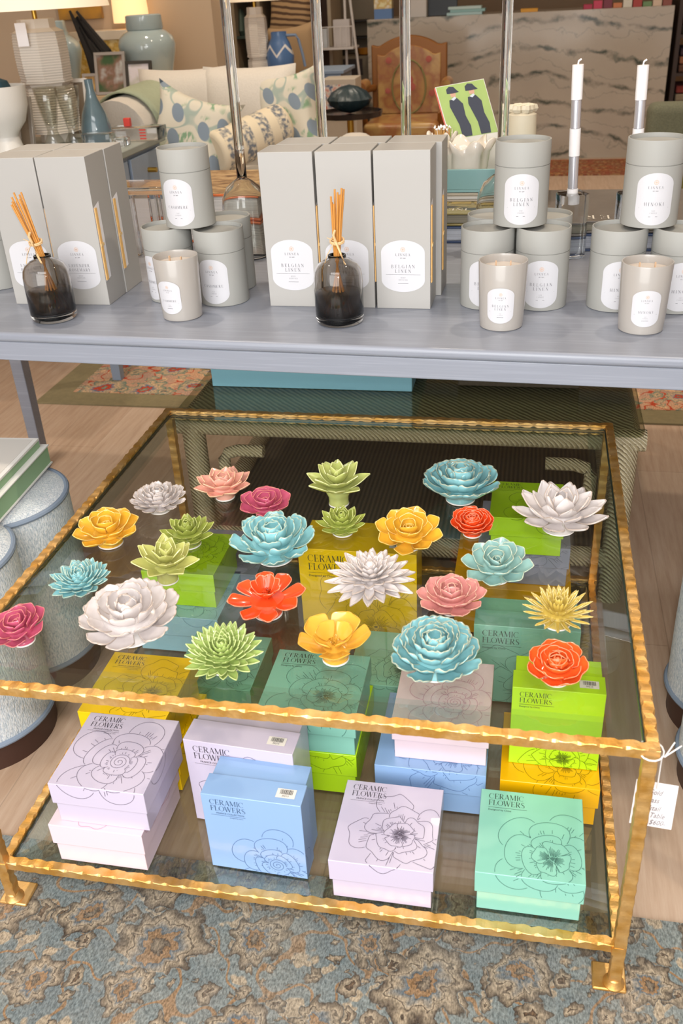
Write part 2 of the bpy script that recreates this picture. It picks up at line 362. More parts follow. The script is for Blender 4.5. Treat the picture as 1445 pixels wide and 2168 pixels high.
# ------------------------------------------------------------------ gold table
TW, TD, TZ, SZ = .9336, .9037, .46, .0966
gold = (lambda g: (lambda n1, n2: (g.set(Base_Color=g.mix(g.ramp(n1, [(.35, 0.), (.65, 1.)]).outputs[0], 'd8a14e', 'efc483'), Metallic=.82, Roughness=g.math('MULTIPLY_ADD', n2.outputs[0], .25, .3)), g.bump(n2.outputs[0], .25, .002), g.m)[2])(g.n('TexNoise', Vector=g.obj(), Scale=30., Detail=4.), g.n('TexNoise', Vector=g.obj(), Scale=160., Detail=3.)))(G('hammered_gold_leaf'))
def hammered(p0, p1, w, h, per=.027, ph=0.):
    p0 = Vector(p0); p1 = Vector(p1); L = (p1-p0).length; t = (p1-p0)/L
    up = Vector((0, 0, 1)) if abs(t.z) < .5 else Vector((0, 1, 0)); sd = t.cross(up).normalized()
    m = MB(); N = max(2, int(L/.0042)); vs = []; rr = random.Random(int(ph*10)+3)
    jit = [rr.uniform(-.5, .5) for _ in range(400)]
    for i in range(N+1):
        x = L*i/N; p = p0+t*x
        def ch(k): return .0006+(.0026 if k in (0, 1) else .001)*max(0, math.sin(2*PI*x/per+ph+k*1.9+jit[int(x/per)+k*3]*.8))**1.3
        def wob(k): return .00035*math.sin(2*PI*x/(per*.8)+k*2.3+ph)
        a, b = w/2, h/2
        c = [ch(k) for k in range(4)]; o = [wob(k) for k in range(4)]
        P8 = [(a+o[0]-c[0], b+o[1]), (-a+o[2]+c[1], b+o[1]), (-a+o[2], b+o[1]-c[1]), (-a+o[2], -b+o[3]+c[2]), (-a+o[2]+c[2], -b+o[3]), (a+o[0]-c[3], -b+o[3]), (a+o[0], -b+o[3]+c[3]), (a+o[0], b+o[1]-c[0])]
        vs += [p+sd*q[0]+up*q[1] for q in P8]
    fs = [(i*8+k, i*8+(k+1) % 8, i*8+8+(k+1) % 8, i*8+8+k) for i in range(N) for k in range(8)]
    fs += [tuple(range(8))[::-1], tuple(N*8+k for k in range(8))]
    return m.add(vs, fs)
gt = thing('coffee_table', (0, 0, 0), 'gold hammered metal two-tier table with clear glass top and lower glass shelf', 'table')
B = .015
glass_top = sheet_glass('table_glass', 'f5f6f2'); glass_bev = sheet_glass('table_glass_bevel', 'e4ece6', 2.0)
for (zz, nm, inset) in ((TZ, 'glass_top', 0), (SZ, 'glass_shelf', .004)):
    z = zz-B/2
    a = inset
    for k, (p0, p1) in enumerate((((-TW, B/2+a, z), (0, B/2+a, z)), ((-TW, TD-B/2-a, z), (0, TD-B/2-a, z)), ((-TW+B/2+a, 0, z), (-TW+B/2+a, TD, z)), ((-B/2-a, 0, z), (-B/2-a, TD, z)))):
        put('top_rail' if zz == TZ else 'shelf_rail', hammered(p0, p1, B, B, ph=k*1.7+zz), gold, gt, smooth=False)
    e = B+a+.0015; zt_ = zz-.0015
    X0, X1, Y0, Y1 = -TW+e, -e, e, TD-e; bw = .034
    m = MB(); o = [(X0, Y0), (X1, Y0), (X1, Y1), (X0, Y1)]; n_ = [(X0+bw, Y0+bw), (X1-bw, Y0+bw), (X1-bw, Y1-bw), (X0+bw, Y1-bw)]
    m.add([(x, y, zt_) for x, y in n_]+[(x, y, zt_-.009) for x, y in n_], [(0, 1, 2, 3), (7, 6, 5, 4)])
    g_ = put(nm, m, glass_top, gt, smooth=False)
    m = MB(); m.add([(x, y, zt_-.0035) for x, y in o]+[(x, y, zt_) for x, y in n_]+[(x, y, zt_-.009) for x, y in o]+[(x, y, zt_-.009) for x, y in n_],
        [(i, (i+1) % 4, 4+(i+1) % 4, 4+i) for i in range(4)]+[(8+i, 12+i, 12+(i+1) % 4, 8+(i+1) % 4) for i in range(4)]+[(i, 8+i, 8+(i+1) % 4, (i+1) % 4) for i in range(4)])
    put('bevelled_edge', m, glass_bev, g_, smooth=False)
    for (a0, a1, b0, b1) in ((X0-.0012, X1+.0012, Y0-.0012, Y0+.0006), (X0-.0012, X1+.0012, Y1-.0006, Y1+.0012), (X0-.0012, X0+.0006, Y0+.0007, Y1-.0007), (X1-.0006, X1+.0012, Y0+.0007, Y1-.0007)): put('edge_gap_ring', bx(a0, a1, b0, b1, zt_-.0088, zt_-.0034), pm('glass_edge_gap_dark', '22302a', .3), g_, smooth=False)  # dark ring: green glass edge plus the gap's shade, put into colour
for i, (x, y) in enumerate(((-TW+.009, .009), (-.009, .009), (-.009, TD-.009), (-TW+.009, TD-.009))):
    lg = put('leg', hammered((x, y, .008), (x, y, TZ-B-.0005), .0165, .0165, ph=i*2.+1), gold, gt, smooth=False)
    s = -1 if x > -.5 else 1
    fz = .0045 if y < .1 else 0
    m = MB().box(x-.021-.004*(1-s), x+.021+.004*(1+s)-.004, y-.012, y+.03, fz, .006+fz); m.lathe([(.016, .006+fz), (.0125, .011+fz), (.0095, .02+fz)], 16, x, y)
    put('foot', m, gold, lg, bev=.002)

# ------------------------------------------------------------------ gift boxes
BOXC = dict(lavender='c4bace', pink='dec8d0', yellow='f8ca00', golden='f0b000', blue='8aaad4', sky='9ccbe0', mint='86c2b0', lime='b2de10', slate='9a9cb4', teal='7fb9ae')
BD = dict(s=(.148, .152, .079), m=(.172, .170, .088), l=(.225, .225, .112))
INKC = dict(lavender='5a5062', pink='c08aa0', yellow='8a7400', golden='7a5a00', blue='4f6c9c', sky='5f8aa0', mint='3c6a62', lime='5d7a00', slate='5a5c70', teal='3f6c66')
def gift_box(label, col, size, x, y, z, rz=0., up=False, art=None, sub='F', text=True, bar=False, w=None, d=None, h=None, pink_in=None):
    """x, y = front-left corner of the footprint"""
    W, D, H = BD[size]; W = w or W; D = d or D; H = h or H
    t = thing('gift_box', (0, 0, 0), label, 'gift box', 'ceramic flower gift boxes on the glass shelf')
    off = Vector((W/2, H/2 if up else D/2, 0)); off.rotate(Matrix.Rotation(rz, 3, 'Z'))
    t.location = (x+off.x, y+off.y, z)
    cm = pm('card_'+col, BOXC[col], .32, coat=.35, spec=.5); ink = pm('ink_'+col, INKC[col], .5)
    lh = .040 if size == 's' else (.046 if size == 'm' else .056); e = .0035
    if up: t.rotation_euler = (0, 0, rz)
    fx = (lambda X, Y, Z: (X, -(Z-H/2), Y+D/2)) if up else (lambda X, Y, Z: (X, Y, Z))
    def tr(m): m.v = [fx(*p) for p in m.v]; return m
    put('base', tr(MB().box(-W/2+e, W/2-e, -D/2+e, D/2-e, 0, H-.002)), cm, t, bev=.0008)
    m = MB(); z0, z1 = H-lh, H; a, b = W/2, D/2; ai, bi = a-.0028, b-.0028
    vs = [(-a, -b, z0), (a, -b, z0), (a, b, z0), (-a, b, z0), (-a, -b, z1), (a, -b, z1), (a, b, z1), (-a, b, z1),
          (-ai, -bi, z0), (ai, -bi, z0), (ai, bi, z0), (-ai, bi, z0), (-ai, -bi, z1-.0015), (ai, -bi, z1-.0015), (ai, bi, z1-.0015), (-ai, bi, z1-.0015)]
    fs = [(4, 5, 6, 7)]+[(i, (i+1) % 4, 4+(i+1) % 4, 4+i) for i in range(4)]+[(i, 8+i, 8+(i+1) % 4, (i+1) % 4) for i in range(4)]+[(8+i, 12+i, 12+(i+1) % 4, 8+(i+1) % 4) for i in range(4)]+[(15, 14, 13, 12)]
    m.add(vs, fs); lid = put('lid', tr(m), cm, t, bev=.0009)
    E_ = .0006
    def fold(u, v):                                   # wraps a drawing over the lid's edges
        if abs(u) <= a and abs(v) <= b: return fx(u, v, H+E_)
        if v < -b and abs(u) <= a: return fx(u, -b-E_, H-(-b-v)) if -b-v < lh-.001 else None
        if u > a and abs(v) <= b: return fx(a+E_, v, H-(u-a)) if u-a < lh-.001 else None
        if u < -a and abs(v) <= b: return fx(-a-E_, v, H-(-a-u)) if -a-u < lh-.001 else None
        return None
    def face(u, v): return 0 if abs(u) <= a and abs(v) <= b else (1 if v < -b else (2 if u > a else 3))
    k = W/.148
    if text:
        T = MB(); tx = -a+.012*k; ty = b-.018*k
        Q = serif('CERAMIC', .0098*k, tx, ty)+serif('FLOWERS', .0098*k, tx, ty-.0125*k)
        if sub == 'F': Q += plain('FRANCE COLLECTION', .0030*k, tx+.008*k, ty-.0185*k)+ln(tx, ty-.0212*k, tx+.052*k, ty-.0212*k, .0004)+plain('Designed by Chive', .0019*k, tx+.028*k, ty-.0252*k)
        else: Q += ln(tx, ty-.0165*k, tx+.056*k, ty-.0165*k, .0005)+plain('Designed by Chive', .0032*k, tx, ty-.0225*k)
        T.quads(Q, fold); put('lettering', T, pm('ink_text_'+col, {'lavender': '3b3540', 'pink': '6a4a58', 'blue': '3f5878'}.get(col, '2c3a34'), .5), lid, smooth=False)
    if art:
        kind, cx, cy, R, seed, sw = art; A = MB()
        for pl in blossom(cx*W, cy*D, R*k, kind, seed, sw):
            for p, q in zip(pl, pl[1:]):
                if face(*p) == face(*q): A.quads(ln(*p, *q, .00062 if math.hypot(q[0]-p[0], q[1]-p[1]) < 1 else .0005) if p != q else [], fold)
        if not sw: A.quads([[(cx*W-.004, cy*D), (cx*W+.001, cy*D-.003), (cx*W+.005, cy*D+.001), (cx*W, cy*D+.003)]], fold)
        put('printed_blossom', A, ink, lid, smooth=False)
    if bar:
        Bm = MB(); q = [(-.014, -.0085), (.014, -.0085), (.014, .0085), (-.014, .0085)]; zc = H-lh/2+.001
        st = lambda u, v: fx(a-.026*k+u, b+E_*1.0, zc-v) if True else None
        Bm.quads([q[::-1]], st); sk = put('price_sticker', Bm, pm('sticker_white', 'dcd6d0', .5), lid, smooth=False)
        Bm = MB(); st2 = lambda u, v: fx(a-.026*k+u, b+E_*1.8, zc-v); rnd = random.Random(4); u = -.009
        while u < .009:
            ww = rnd.choice((.0004, .0007, .001)); Bm.quads([[(u, -.002), (u, .0065), (u+ww, .0065), (u+ww, -.002)]], st2); u += ww+rnd.choice((.0005, .0008))
        Bm.quads([[(x_, y_) for x_, y_ in q_][::-1] for q_ in plain('39213', .003, 0, -.0065, 'C')], st2)
        put('barcode', Bm, pm('barcode_black', '2a2828', .5), sk, smooth=False)
    return t
Z0 = SZ+.0005; GB = gift_box
GB('pale pink gift box in the front left corner of the shelf, under a lavender one', 'pink', 's', -.838, .022, Z0, -.02, art=('wavy', .18, .0, .075, 11, False), text=False)
GB('lavender gift box with a camellia drawing, resting on the pale pink box', 'lavender', 's', -.828, .033, Z0+.0795, -.065, art=('round', .1, -.14, .08, 3, True))
GB('sky-blue gift box standing upright at the front with a white barcode sticker', 'blue', 's', -.598, .048, Z0, -.02, up=True, art=('round', .2, -.36, .068, 5, True), bar=True)
GB('pale lavender upright gift box standing behind the upright blue one, with barcode', 'lavender', 'm', -.651, .131, Z0, -.05, up=True, art=('wavy', .12, -.18, .07, 8, False), bar=True)
GB('lavender gift box lying flat at the front centre, wavy gardenia drawing', 'lavender', 's', -.412, .022, Z0, -.02, art=('wavy', .13, -.12, .066, 21, False))
GB('mint gift box lying flat in the front right corner, lotus drawing', 'mint', 's', -.206, .031, Z0, .01, art=('round', .2, -.26, .08, 12, False), sub='D')
GB('yellow gift box at the left, lowest of its stack', 'yellow', 's', -.838, .180, Z0, .0, art=('wavy', .2, -.1, .07, 2, False), text=False)
GB('yellow gift box at the left, lying on another yellow one, poppy drawing', 'yellow', 's', -.846, .178, Z0+.0795, .0, art=('wavy', .2, -.12, .074, 14, False))
GB('lime green gift box under the big mint one in the middle of the shelf', 'lime', 'm', -.577, .214, Z0, -.01, art=('wavy', .2, -.3, .08, 9, False), text=False)
GB('mint gift box with a lotus drawing, on the lime box in the middle', 'mint', 's', -.560, .212, Z0+.0885, -.01, art=('round', .14, -.2, .075, 31, False), sub='D', w=.157)
GB('glossy blue gift box lying flat under the dusty pink one', 'blue', 'm', -.373, .200, Z0, .0, art=('wavy', .2, -.3, .078, 17, False), text=False)
GB('dusty pink gift box with a camellia drawing, on the glossy blue box', 'pink', 's', -.348, .218, Z0+.0885, -.01, art=('round', .12, -.16, .07, 3, True))
GB('golden yellow gift box under the upright lime box at the right', 'golden', 's', -.180, .205, Z0, .0, art=('round', .16, -.2, .078, 6, False), text=False)
GB('lime green gift box standing upright on the golden box, with barcode', 'lime', 's', -.169, .243, Z0+.0795, .0, up=True, art=('point', .1, -.38, .066, 19, False), sub='D', bar=True, w=.134)
GB('mint gift box lying between the central mint stack and the big yellow box', 'mint', 's', -.455, .395, Z0, .0, art=('wavy', .15, -.2, .07, 33, False), text=False)
GB('large mint gift box standing upright behind the lime and pink boxes', 'mint', 'm', -.239, .470, Z0, .0, up=True, art=('wavy', .1, -.3, .085, 25, False), sub='D', w=.18)
GB('large yellow gift box standing upright in the middle of the shelf', 'yellow', 'l', -.578, .592, Z0, .0, up=True, art=('wavy', .14, -.26, .085, 27, False), sub='D', bar=True)
GB('large golden gift box at the back right, lowest of its stack', 'golden', 'l', -.292, .665, Z0, .0, text=False, d=.2)
GB('slate lilac gift box in the back right stack, between golden and lime', 'slate', 'm', -.246, .684, Z0+.1125, .0, art=('wavy', .1, -.4, .07, 40, False), text=False)
GB('lime green gift box topping the back right stack', 'lime', 's', -.229, .655, Z0+.2015, -.05, art=('round', .2, -.2, .07, 44, False), sub='D', w=.135, d=.14)
GB('pale sky-blue gift box under the lime box, behind the big white peony flower', 'sky', 'm', -.905, .530, Z0, .0, art=('round', .1, -.1, .075, 46, True), text=False)
GB('lime green gift box with a rose drawing, resting on the pale sky-blue box', 'lime', 's', -.885, .560, Z0+.0885, .07, art=('wavy', .1, .1, .07, 48, True), text=False)
GB('slate lilac gift box at the back left, behind the lime box', 'slate', 'm', -.872, .690, Z0, .0, art=('round', .1, 0, .07, 50, True), text=False)
GB('mint gift box at the left, seen below the pale green chrysanthemum flower', 'mint', 's', -.765, .350, Z0, .0, art=('wavy', .1, -.1, .07, 52, False), text=False)

# ------------------------------------------------------------------ ceramic flowers
def glaze(name, c, rim, rim2=.0, rough=.16, mot=.18):
    g = G(name); at_ = g.n('Attribute', {'attribute_name': 'rim'})
    no = g.n('TexNoise', Vector=g.obj(), Scale=38., Detail=4.); c0 = S(c)
    base = g.mix(no.outputs[0], tuple(x*(1-mot) for x in c0[:3])+(1,), tuple(min(1, x*(1+mot)) for x in c0[:3])+(1,))
    f = g.ramp(g.math('MULTIPLY_ADD', no.outputs[0], .5, at_.outputs['Fac']), [(.98, 0.), (1.3, 1.)])
    g.set(Base_Color=g.mix(g.math('MULTIPLY', f.outputs[0], .5), base, rim), Roughness=rough, Coat_Weight=.3, Coat_Roughness=.05); return g.m
S9 = (-1, -.93, -.72, -.4, 0, .4, .72, .93, 1)
def petal(m, a, e0, e1, L, W, r0, z0, tip='round', cup=.35, ruf=0., rnd=random, th=.0):
    NT = 10; vs = []; rim = []
    r, z = r0, z0; ctr = [(r, z, e0)]
    for j in range(1, NT+1):
        e = math.radians(e0+(e1-e0)*(j/NT)**1.2); r += L/NT*math.cos(e); z += L/NT*math.sin(e); ctr.append((r, z, e0+(e1-e0)*(j/NT)**1.2))
    ca, sa = math.cos(a), math.sin(a); ph = rnd.random()*6; tw = rnd.uniform(-.1, .1)
    for j in range(NT+1):
        t = j/NT; tt = min(t*1.0, 1)
        if tip == 'round': hw = .32+.68*math.sin(PI*min(1, tt*.62+.0))**.9 if tt < .8 else (.32+.68*math.sin(PI*.496)**.9)*math.sqrt(max(0, 1-((tt-.8)/.2)**2*.93))
        elif tip == 'point': hw = (.42+.58*math.sin(PI*min(.5, tt*.9))) if tt < .55 else max(.03, (1-((tt-.55)/.45)**1.5))
        elif tip == 'thin': hw = .75 if tt < .7 else .75*max(.06, 1-((tt-.7)/.3)**1.8)
        else: hw = .4+.6*min(1, tt*1.5)**.8 if tt < .86 else 1*math.sqrt(max(0, 1-((tt-.86)/.14)**2*.55))
        hw *= W/2; r_, z_, e = ctr[j]; er = math.radians(e)
        for s in S9:
            x = s*hw; c2 = cup*(s*s)*hw*(.5+.5*t)+(ruf*L*math.sin(7*s+ph)*t**3)
            nt = -.07*L*(abs(s)**2.2)*t**4*(0 if tip == 'point' else 1)
            if tip == 'notch': nt += L*.045*(math.cos(s*8+ph)*(t > .85)+math.exp(-(s*5)**2)*-1.2*t**8)
            rr = r_+nt*math.cos(er)-math.sin(er)*c2; zz = z_+nt*math.sin(er)+math.cos(er)*c2
            x2 = x*math.cos(tw*t)-0; vs.append((rr*ca-x2*sa, rr*sa+x2*ca, zz+tw*x*t))
            rim.append(max(0., 1. if (abs(s) > .99 or j == NT) else (.35 if (abs(s) > .9 or j == NT-1) else 0.)))
    n = 9; fs = [(i*n+k, i*n+k+1, (i+1)*n+k+1, (i+1)*n+k) for i in range(NT) for k in range(n-1)]
    m.add(vs, fs, rim)
lp = lambda ab, t: ab[0]+(ab[1]-ab[0])*t if isinstance(ab, tuple) else ab
FT = dict(   # lengths in units of the bloom's radius
 peony=dict(K=5, n=(9, 4), e=(-4, 60), be=(44, 56), L=(.68, .42), W=(.5, .40), r=(.36, .08), z=(.34, .50), tip='notch', cup=.32, ruf=.03, c='bud'),
 chrys=dict(K=8, n=(17, 10), e=(-8, 66), be=(50, 46), L=(.6, .32), W=(.22, .16), r=(.38, .1), z=(.36, .55), tip='point', cup=.55, ruf=0, c='bud'),
 lotus=dict(K=5, n=(9, 6), e=(6, 72), be=(48, 46), L=(.66, .36), W=(.34, .26), r=(.34, .1), z=(.3, .62), tip='point', cup=.5, ruf=0, c='bud'),
 poppy=dict(K=2, n=(5, 4), e=(26, 46), be=(12, 12), L=(.86, .56), W=(.8, .6), r=(.26, .2), z=(.46, .56), tip='round', cup=.3, ruf=.01, c='stamen'),
 frill=dict(K=5, n=(8, 5), e=(2, 64), be=(56, 44), L=(.7, .46), W=(.56, .44), r=(.34, .1), z=(.3, .56), tip='notch', cup=.4, ruf=.06, c='bud'),
 rose=dict(K=5, n=(7, 4), e=(12, 72), be=(52, 48), L=(.6, .32), W=(.56, .42), r=(.34, .12), z=(.4, .66), tip='notch', cup=.5, ruf=.02, c='bud'),
 spider=dict(K=5, n=(19, 12), e=(4, 72), be=(26, 40), L=(.72, .38), W=(.13, .11), r=(.28, .1), z=(.34, .56), tip='thin', cup=.8, ruf=0, c='bud'),
 open=dict(K=2, n=(8, 8), e=(4, 46), be=(16, 10), L=(.76, .5), W=(.48, .32), r=(.26, .1), z=(.42, .56), tip='round', cup=.42, ruf=.01, c='stamen'),
 dahlia=dict(K=8, n=(17, 7), e=(-8, 74), be=(22, 30), L=(.72, .2), W=(.24, .13), r=(.3, .05), z=(.38, .66), tip='point', cup=.6, ruf=.02, c='bud'),
 rosette=dict(K=4, n=(8, 3), e=(2, 60), be=(46, 40), L=(.72, .4), W=(.5, .42), r=(.28, .12), z=(.36, .55), tip='round', cup=.5, ruf=.01, c='swirl'),
 tulip=dict(K=4, n=(7, 4), e=(26, 66), be=(16, 20), L=(.84, .46), W=(.46, .34), r=(.2, .08), z=(.42, .8), tip='point', cup=.5, ruf=.02, c='bud'))
GLZ = {}
def gz(k):
    D_ = dict(white=('d4ccca', 'a08468'), green=('9fb364', 'ccd498'), yellow=('dfac36', 'f0d490'), mustard=('dca83e', 'c9952c'), blue=('86babf', 'bea064'), sky=('8cc1c6', 'c0b88e'), orange=('e65f28', 'f4b48c'), red=('e24c20', 'f4ac88'),
              straw=('c6ac52', 'e4d49a'), rosepink=('d28e88', 'e4bc9c'), lemon=('c0c070', 'dfdc9f'), moss=('9aa44c', 'c6c880'), raspberry=('c05874', 'dc9272'), salmon=('e4a896', 'e6c08c'), sage=('8fb4ae', 'd2c8a4'), celery=('b8be70', 'd8d8a8'))
    if k not in GLZ: GLZ[k] = glaze('glaze_'+k, D_[k][0], D_[k][1])
    return GLZ[k]
white_foot = pm('unglazed_white_foot', 'efeae6', .5)
def flower(label, u, v, wpx, typ, col, tilt=(0, 0), hs=1.0, seed=0, foot=.36, over=None):
    T = dict(FT[typ]); T.update(over or {})
    c = at(u, v, TZ); dist = (c-CAMP).dot(FW); R = wpx/2*dist/FPX*.97; fr = R*foot
    c = c+Vector((0, fr*.8, 0)); rnd = random.Random(seed*13+5)
    t = thing('ceramic_flower', (c.x, c.y, TZ-.001), label, 'ceramic flower', 'ceramic flowers displayed on the glass top', rz=rnd.uniform(0, 6))
    zf = .36*R*hs
    g = gz(col); f = MB(); f.lathe([(fr*.98, .003), (fr, .006), (fr*.96, zf*.35), (fr*1.02, zf*.75), (fr*1.25, zf*1.15), (fr*1.2, zf*1.4), (fr*.4, zf*1.5)], 40, lobes=lambda a: 1+.02*math.sin(5*a+seed))
    ft = put('base', f, g, t); w_ = MB(); w_.lathe([(fr*.95, .0), (fr*1.02, .001), (fr*1.01, .0028), (fr*.9, .003)], 40)
    put('foot_ring', w_, white_foot, ft)
    m = MB(); K = T['K']
    for k in range(K):
        s = k/(K-1) if K > 1 else 0; n = round(lp(T['n'], s)); e = lp(T['e'], s)+tilt[0]*0; be = lp(T['be'], s); pa = rnd.random()*6
        for i in range(n):
            a = pa+2*PI*i/n+rnd.uniform(-.08, .08)*8/n
            sc_ = rnd.uniform(.92, 1.06)
            petal(m, a, e+rnd.uniform(-4, 4), e+be+rnd.uniform(-7, 7), R*lp(T['L'], s)*sc_, R*lp(T['W'], s)*rnd.uniform(.93, 1.08), R*lp(T['r'], s)*.9, R*lp(T['z'], s)*hs, T['tip'], T['cup'], T['ruf'], rnd)
    me = mesh('petals', m, g)
    # measured so the widest petals reach the bloom radius
    mx = max(math.hypot(x, y) for x, y, z in m.v); kk = R/mx*1.03
    for v_ in me.vertices: v_.co.x *= kk; v_.co.y *= kk
    pt = put('petals', me, g, t); so = pt.modifiers.new('thickness', 'SOLIDIFY'); so.thickness = R*.03; so.offset = 0
    su = pt.modifiers.new('soft', 'SUBSURF'); su.levels = 1; su.render_levels = 1
    zc = R*lp(T['z'], 1)*hs; cm = MB(); ck = T['c']
    if ck == 'bud':
        for q, n in enumerate((6, 4)):
            for i in range(n): petal(cm, 2*PI*i/n+q, 78, 138-q*10, R*(.35-.05*q), R*(.3 if T['tip'] in ('round', 'notch') else .24), R*(.11-.05*q), zc-.06*R, 'point' if T['tip'] in ('point', 'thin') else 'round', .5, 0, rnd)
    elif ck == 'swirl':
        N = 60; vs = []; rm = []
        for i in range(N+1):
            a = i*.24; r = R*(.19-.16*i/N); z = zc+R*(.16+.1*i/N)
            for q in (0, .5, .9, 1): vs.append((r*math.cos(a)*(1+.12*q), r*math.sin(a)*(1+.12*q), z-R*.22*(1-q))); rm.append(1. if q == 1 else 0.)
        cm.add(vs, [(i*4+q, i*4+q+1, i*4+q+5, i*4+q+4) for i in range(N) for q in range(3)], rm)
    else:
        for i in range(34):
            a = rnd.random()*6.28; r = R*.13*math.sqrt(rnd.random()); h = R*rnd.uniform(.06, .2)
            cm.tube([(r*.6*math.cos(a), r*.6*math.sin(a), zc-R*.12), (r*math.cos(a), r*math.sin(a), zc+h*.6), (r*1.3*math.cos(a+.4), r*1.3*math.sin(a+.4), zc+h)], R*.014, 5)
        cm.lathe([(.0001, zc-R*.02), (R*.12, zc-R*.05), (R*.2, zc-R*.14)], 20)
    ce = put('centre', cm, g, t)
    if ck != 'stamen': so = ce.modifiers.new('thickness', 'SOLIDIFY'); so.thickness = R*.028; so.offset = 0; su = ce.modifiers.new('soft', 'SUBSURF'); su.levels = 1; su.render_levels = 1
    if tilt != (0, 0):
        for o in (pt, ce):
            o.location = (0, 0, 0)
        rot = Matrix.Rotation(tilt[0], 4, 'X') @ Matrix.Rotation(tilt[1], 4, 'Y'); rz = Matrix.Rotation(t.rotation_euler.z, 4, 'Z')
        M_ = rz.inverted() @ rot @ rz; zz = Vector((0, 0, zf*1.1))
        for o in (pt, ce): o.matrix_local = Matrix.Translation(zz) @ M_ @ Matrix.Translation(-zz)
    return t
FL = flower
FL('raspberry pink rose flower at the left edge of the table top', 42, 1368, 135, 'rosette', 'raspberry', (.25, -.1), 1.25, 1, over=dict(K=5, W=(.6, .46), n=(6, 3)))
FL('biggest white peony flower, front left on the glass', 268, 1366, 236, 'peony', 'white', (.12, 0), 1.0, 2, .4)
FL('pale green chrysanthemum flower near the front edge, with rounded dome of pointed petals', 470, 1428, 176, 'chrys', 'green', (.2, .05), 1.15, 3, .34)
FL('mustard yellow cup-shaped poppy flower, front centre, stamens showing', 706, 1408, 162, 'poppy', 'mustard', (.1, 0), 1.0, 4, .36)
FL('largest turquoise frilled flower, front row, gold-edged petals', 918, 1440, 214, 'frill', 'blue', (.15, 0), 1.1, 5, .38, dict(K=6, W=(.5, .34), n=(9, 5)))
FL('orange-red rose flower in the front right corner', 1176, 1452, 136, 'rose', 'orange', (.2, 0), 1.1, 6, .42)
FL('straw yellow spiky spider chrysanthemum flower near the right side', 1178, 1333, 160, 'spider', 'straw', (.1, 0), 1.0, 7, .36)
FL('dusty pink peony flower between the white dahlia and the spiky yellow flower', 953, 1302, 156, 'peony', 'rosepink', (.05, 0), .95, 8, .34, dict(tip='round', K=5))
FL('open orange-red flower with stamens, centre left', 562, 1312, 172, 'open', 'red', (.12, 0), 1.0, 9, .36)
FL('white spiky dahlia flower in the middle of the table top', 782, 1266, 206, 'dahlia', 'white', (.08, 0), .82, 10, .34)
FL('small turquoise chrysanthemum flower beside the left rail', 166, 1259, 142, 'chrys', 'sky', (.1, 0), .8, 11, .36, dict(W=(.32, .2), n=(12, 7)))
FL('pale lemon green tulip-shaped flower leaning right, left side', 350, 1238, 150, 'tulip', 'lemon', (.1, .15), 1.1, 12, .3)
FL('moss green artichoke-like flower at the left behind the lemon green one', 394, 1162, 124, 'lotus', 'moss', (.1, 0), 1.05, 13, .42)
FL('big turquoise flower left of centre, broad curling petals', 575, 1196, 194, 'frill', 'sky', (.1, 0), .9, 14, .4, dict(K=5, W=(.46, .4)))
FL('small white peony flower at the back left', 333, 1088, 128, 'peony', 'white', (.05, 0), .95, 15, .36, dict(K=7, n=(12, 5), W=(.34, .26)))
FL('salmon pink lotus flower at the back left', 472, 1060, 132, 'rosette', 'salmon', (.02, 0), .95, 16, .32, dict(tip='point', n=(8, 5)))
FL('low raspberry rose flower behind the big turquoise one', 560, 1098, 120, 'rosette', 'raspberry', (.12, 0), .9, 17, .38, dict(n=(6, 3), W=(.66, .5)))
FL('tall celery green tulip-shaped flower at the back centre', 714, 1074, 146, 'tulip', 'celery', (.05, 0), 1.15, 18, .3)
FL('small moss green artichoke-like flower in front of the tall celery green one', 722, 1136, 114, 'lotus', 'moss', (.1, 0), 1.0, 19, .4)
FL('yellow rosette flower with swirled centre, right of centre', 862, 1166, 150, 'rosette', 'yellow', (.25, .05), .95, 20, .36)
FL('yellow rosette flower with swirled centre beside the left rail', 226, 1161, 150, 'rosette', 'yellow', (.12, 0), .95, 21, .36)
FL('turquoise flower with curling petals at the back right', 972, 1068, 176, 'frill', 'blue', (.0, 0), .95, 22, .36)
FL('small orange-red rose flower behind the sage one', 998, 1138, 102, 'rose', 'red', (.15, 0), 1.0, 23, .4, dict(K=6, n=(8, 5)))
FL('sage green rosette flower with swirled centre at the right', 1050, 1236, 156, 'rosette', 'sage', (.22, -.02), 1.0, 24, .32)
FL('big white lotus-like flower in the back right corner', 1182, 1132, 218, 'peony', 'white', (.02, 0), .9, 25, .32, dict(tip='point', W=(.4, .34)))
# ------------------------------------------------------------------ grey display table
CZ = .72; ang = math.atan2(.571-.63, 1.169)
grey = (lambda g: (lambda w, n: (g.set(Base_Color=g.mix(g.ramp(w, [(.5, 0.), (.8, 1.)]).outputs[0], '868a95', '9498a4'), Roughness=.36), g.bump(w.outputs[0], .05, .001), g.m)[2])(g.n('TexNoise', Vector=g.obj((.8, 22, 40)), Scale=7., Detail=6.), 0))(G('blue_grey_painted_wood'))
dt = thing('display_table', (-.48, .6, 0), 'long blue-grey painted wooden table carrying candles, boxes and books', 'table', rz=ang)
TL_, TR_, TDp = -.98, 1.0, 1.16
m = MB(); m.box(TL_, TR_, 0, TDp, CZ-.018, CZ); put('tabletop', m, grey, dt, bev=.007, seg=4)
m = MB(); m.box(TL_+.01, TR_-.01, .006, .026, CZ-.055, CZ-.0185); put('apron', m, grey, dt, bev=.002)
for (a, b, c, d) in ((TL_+.01, TR_-.01, TDp-.026, TDp-.006),): put('apron', MB().box(a, b, c, d, CZ-.055, CZ-.0185), grey, dt, bev=.002)
for x in (TL_+.01, TR_-.03): put('apron', MB().box(x, x+.02, .027, TDp-.027, CZ-.055, CZ-.0185), grey, dt, bev=.002)
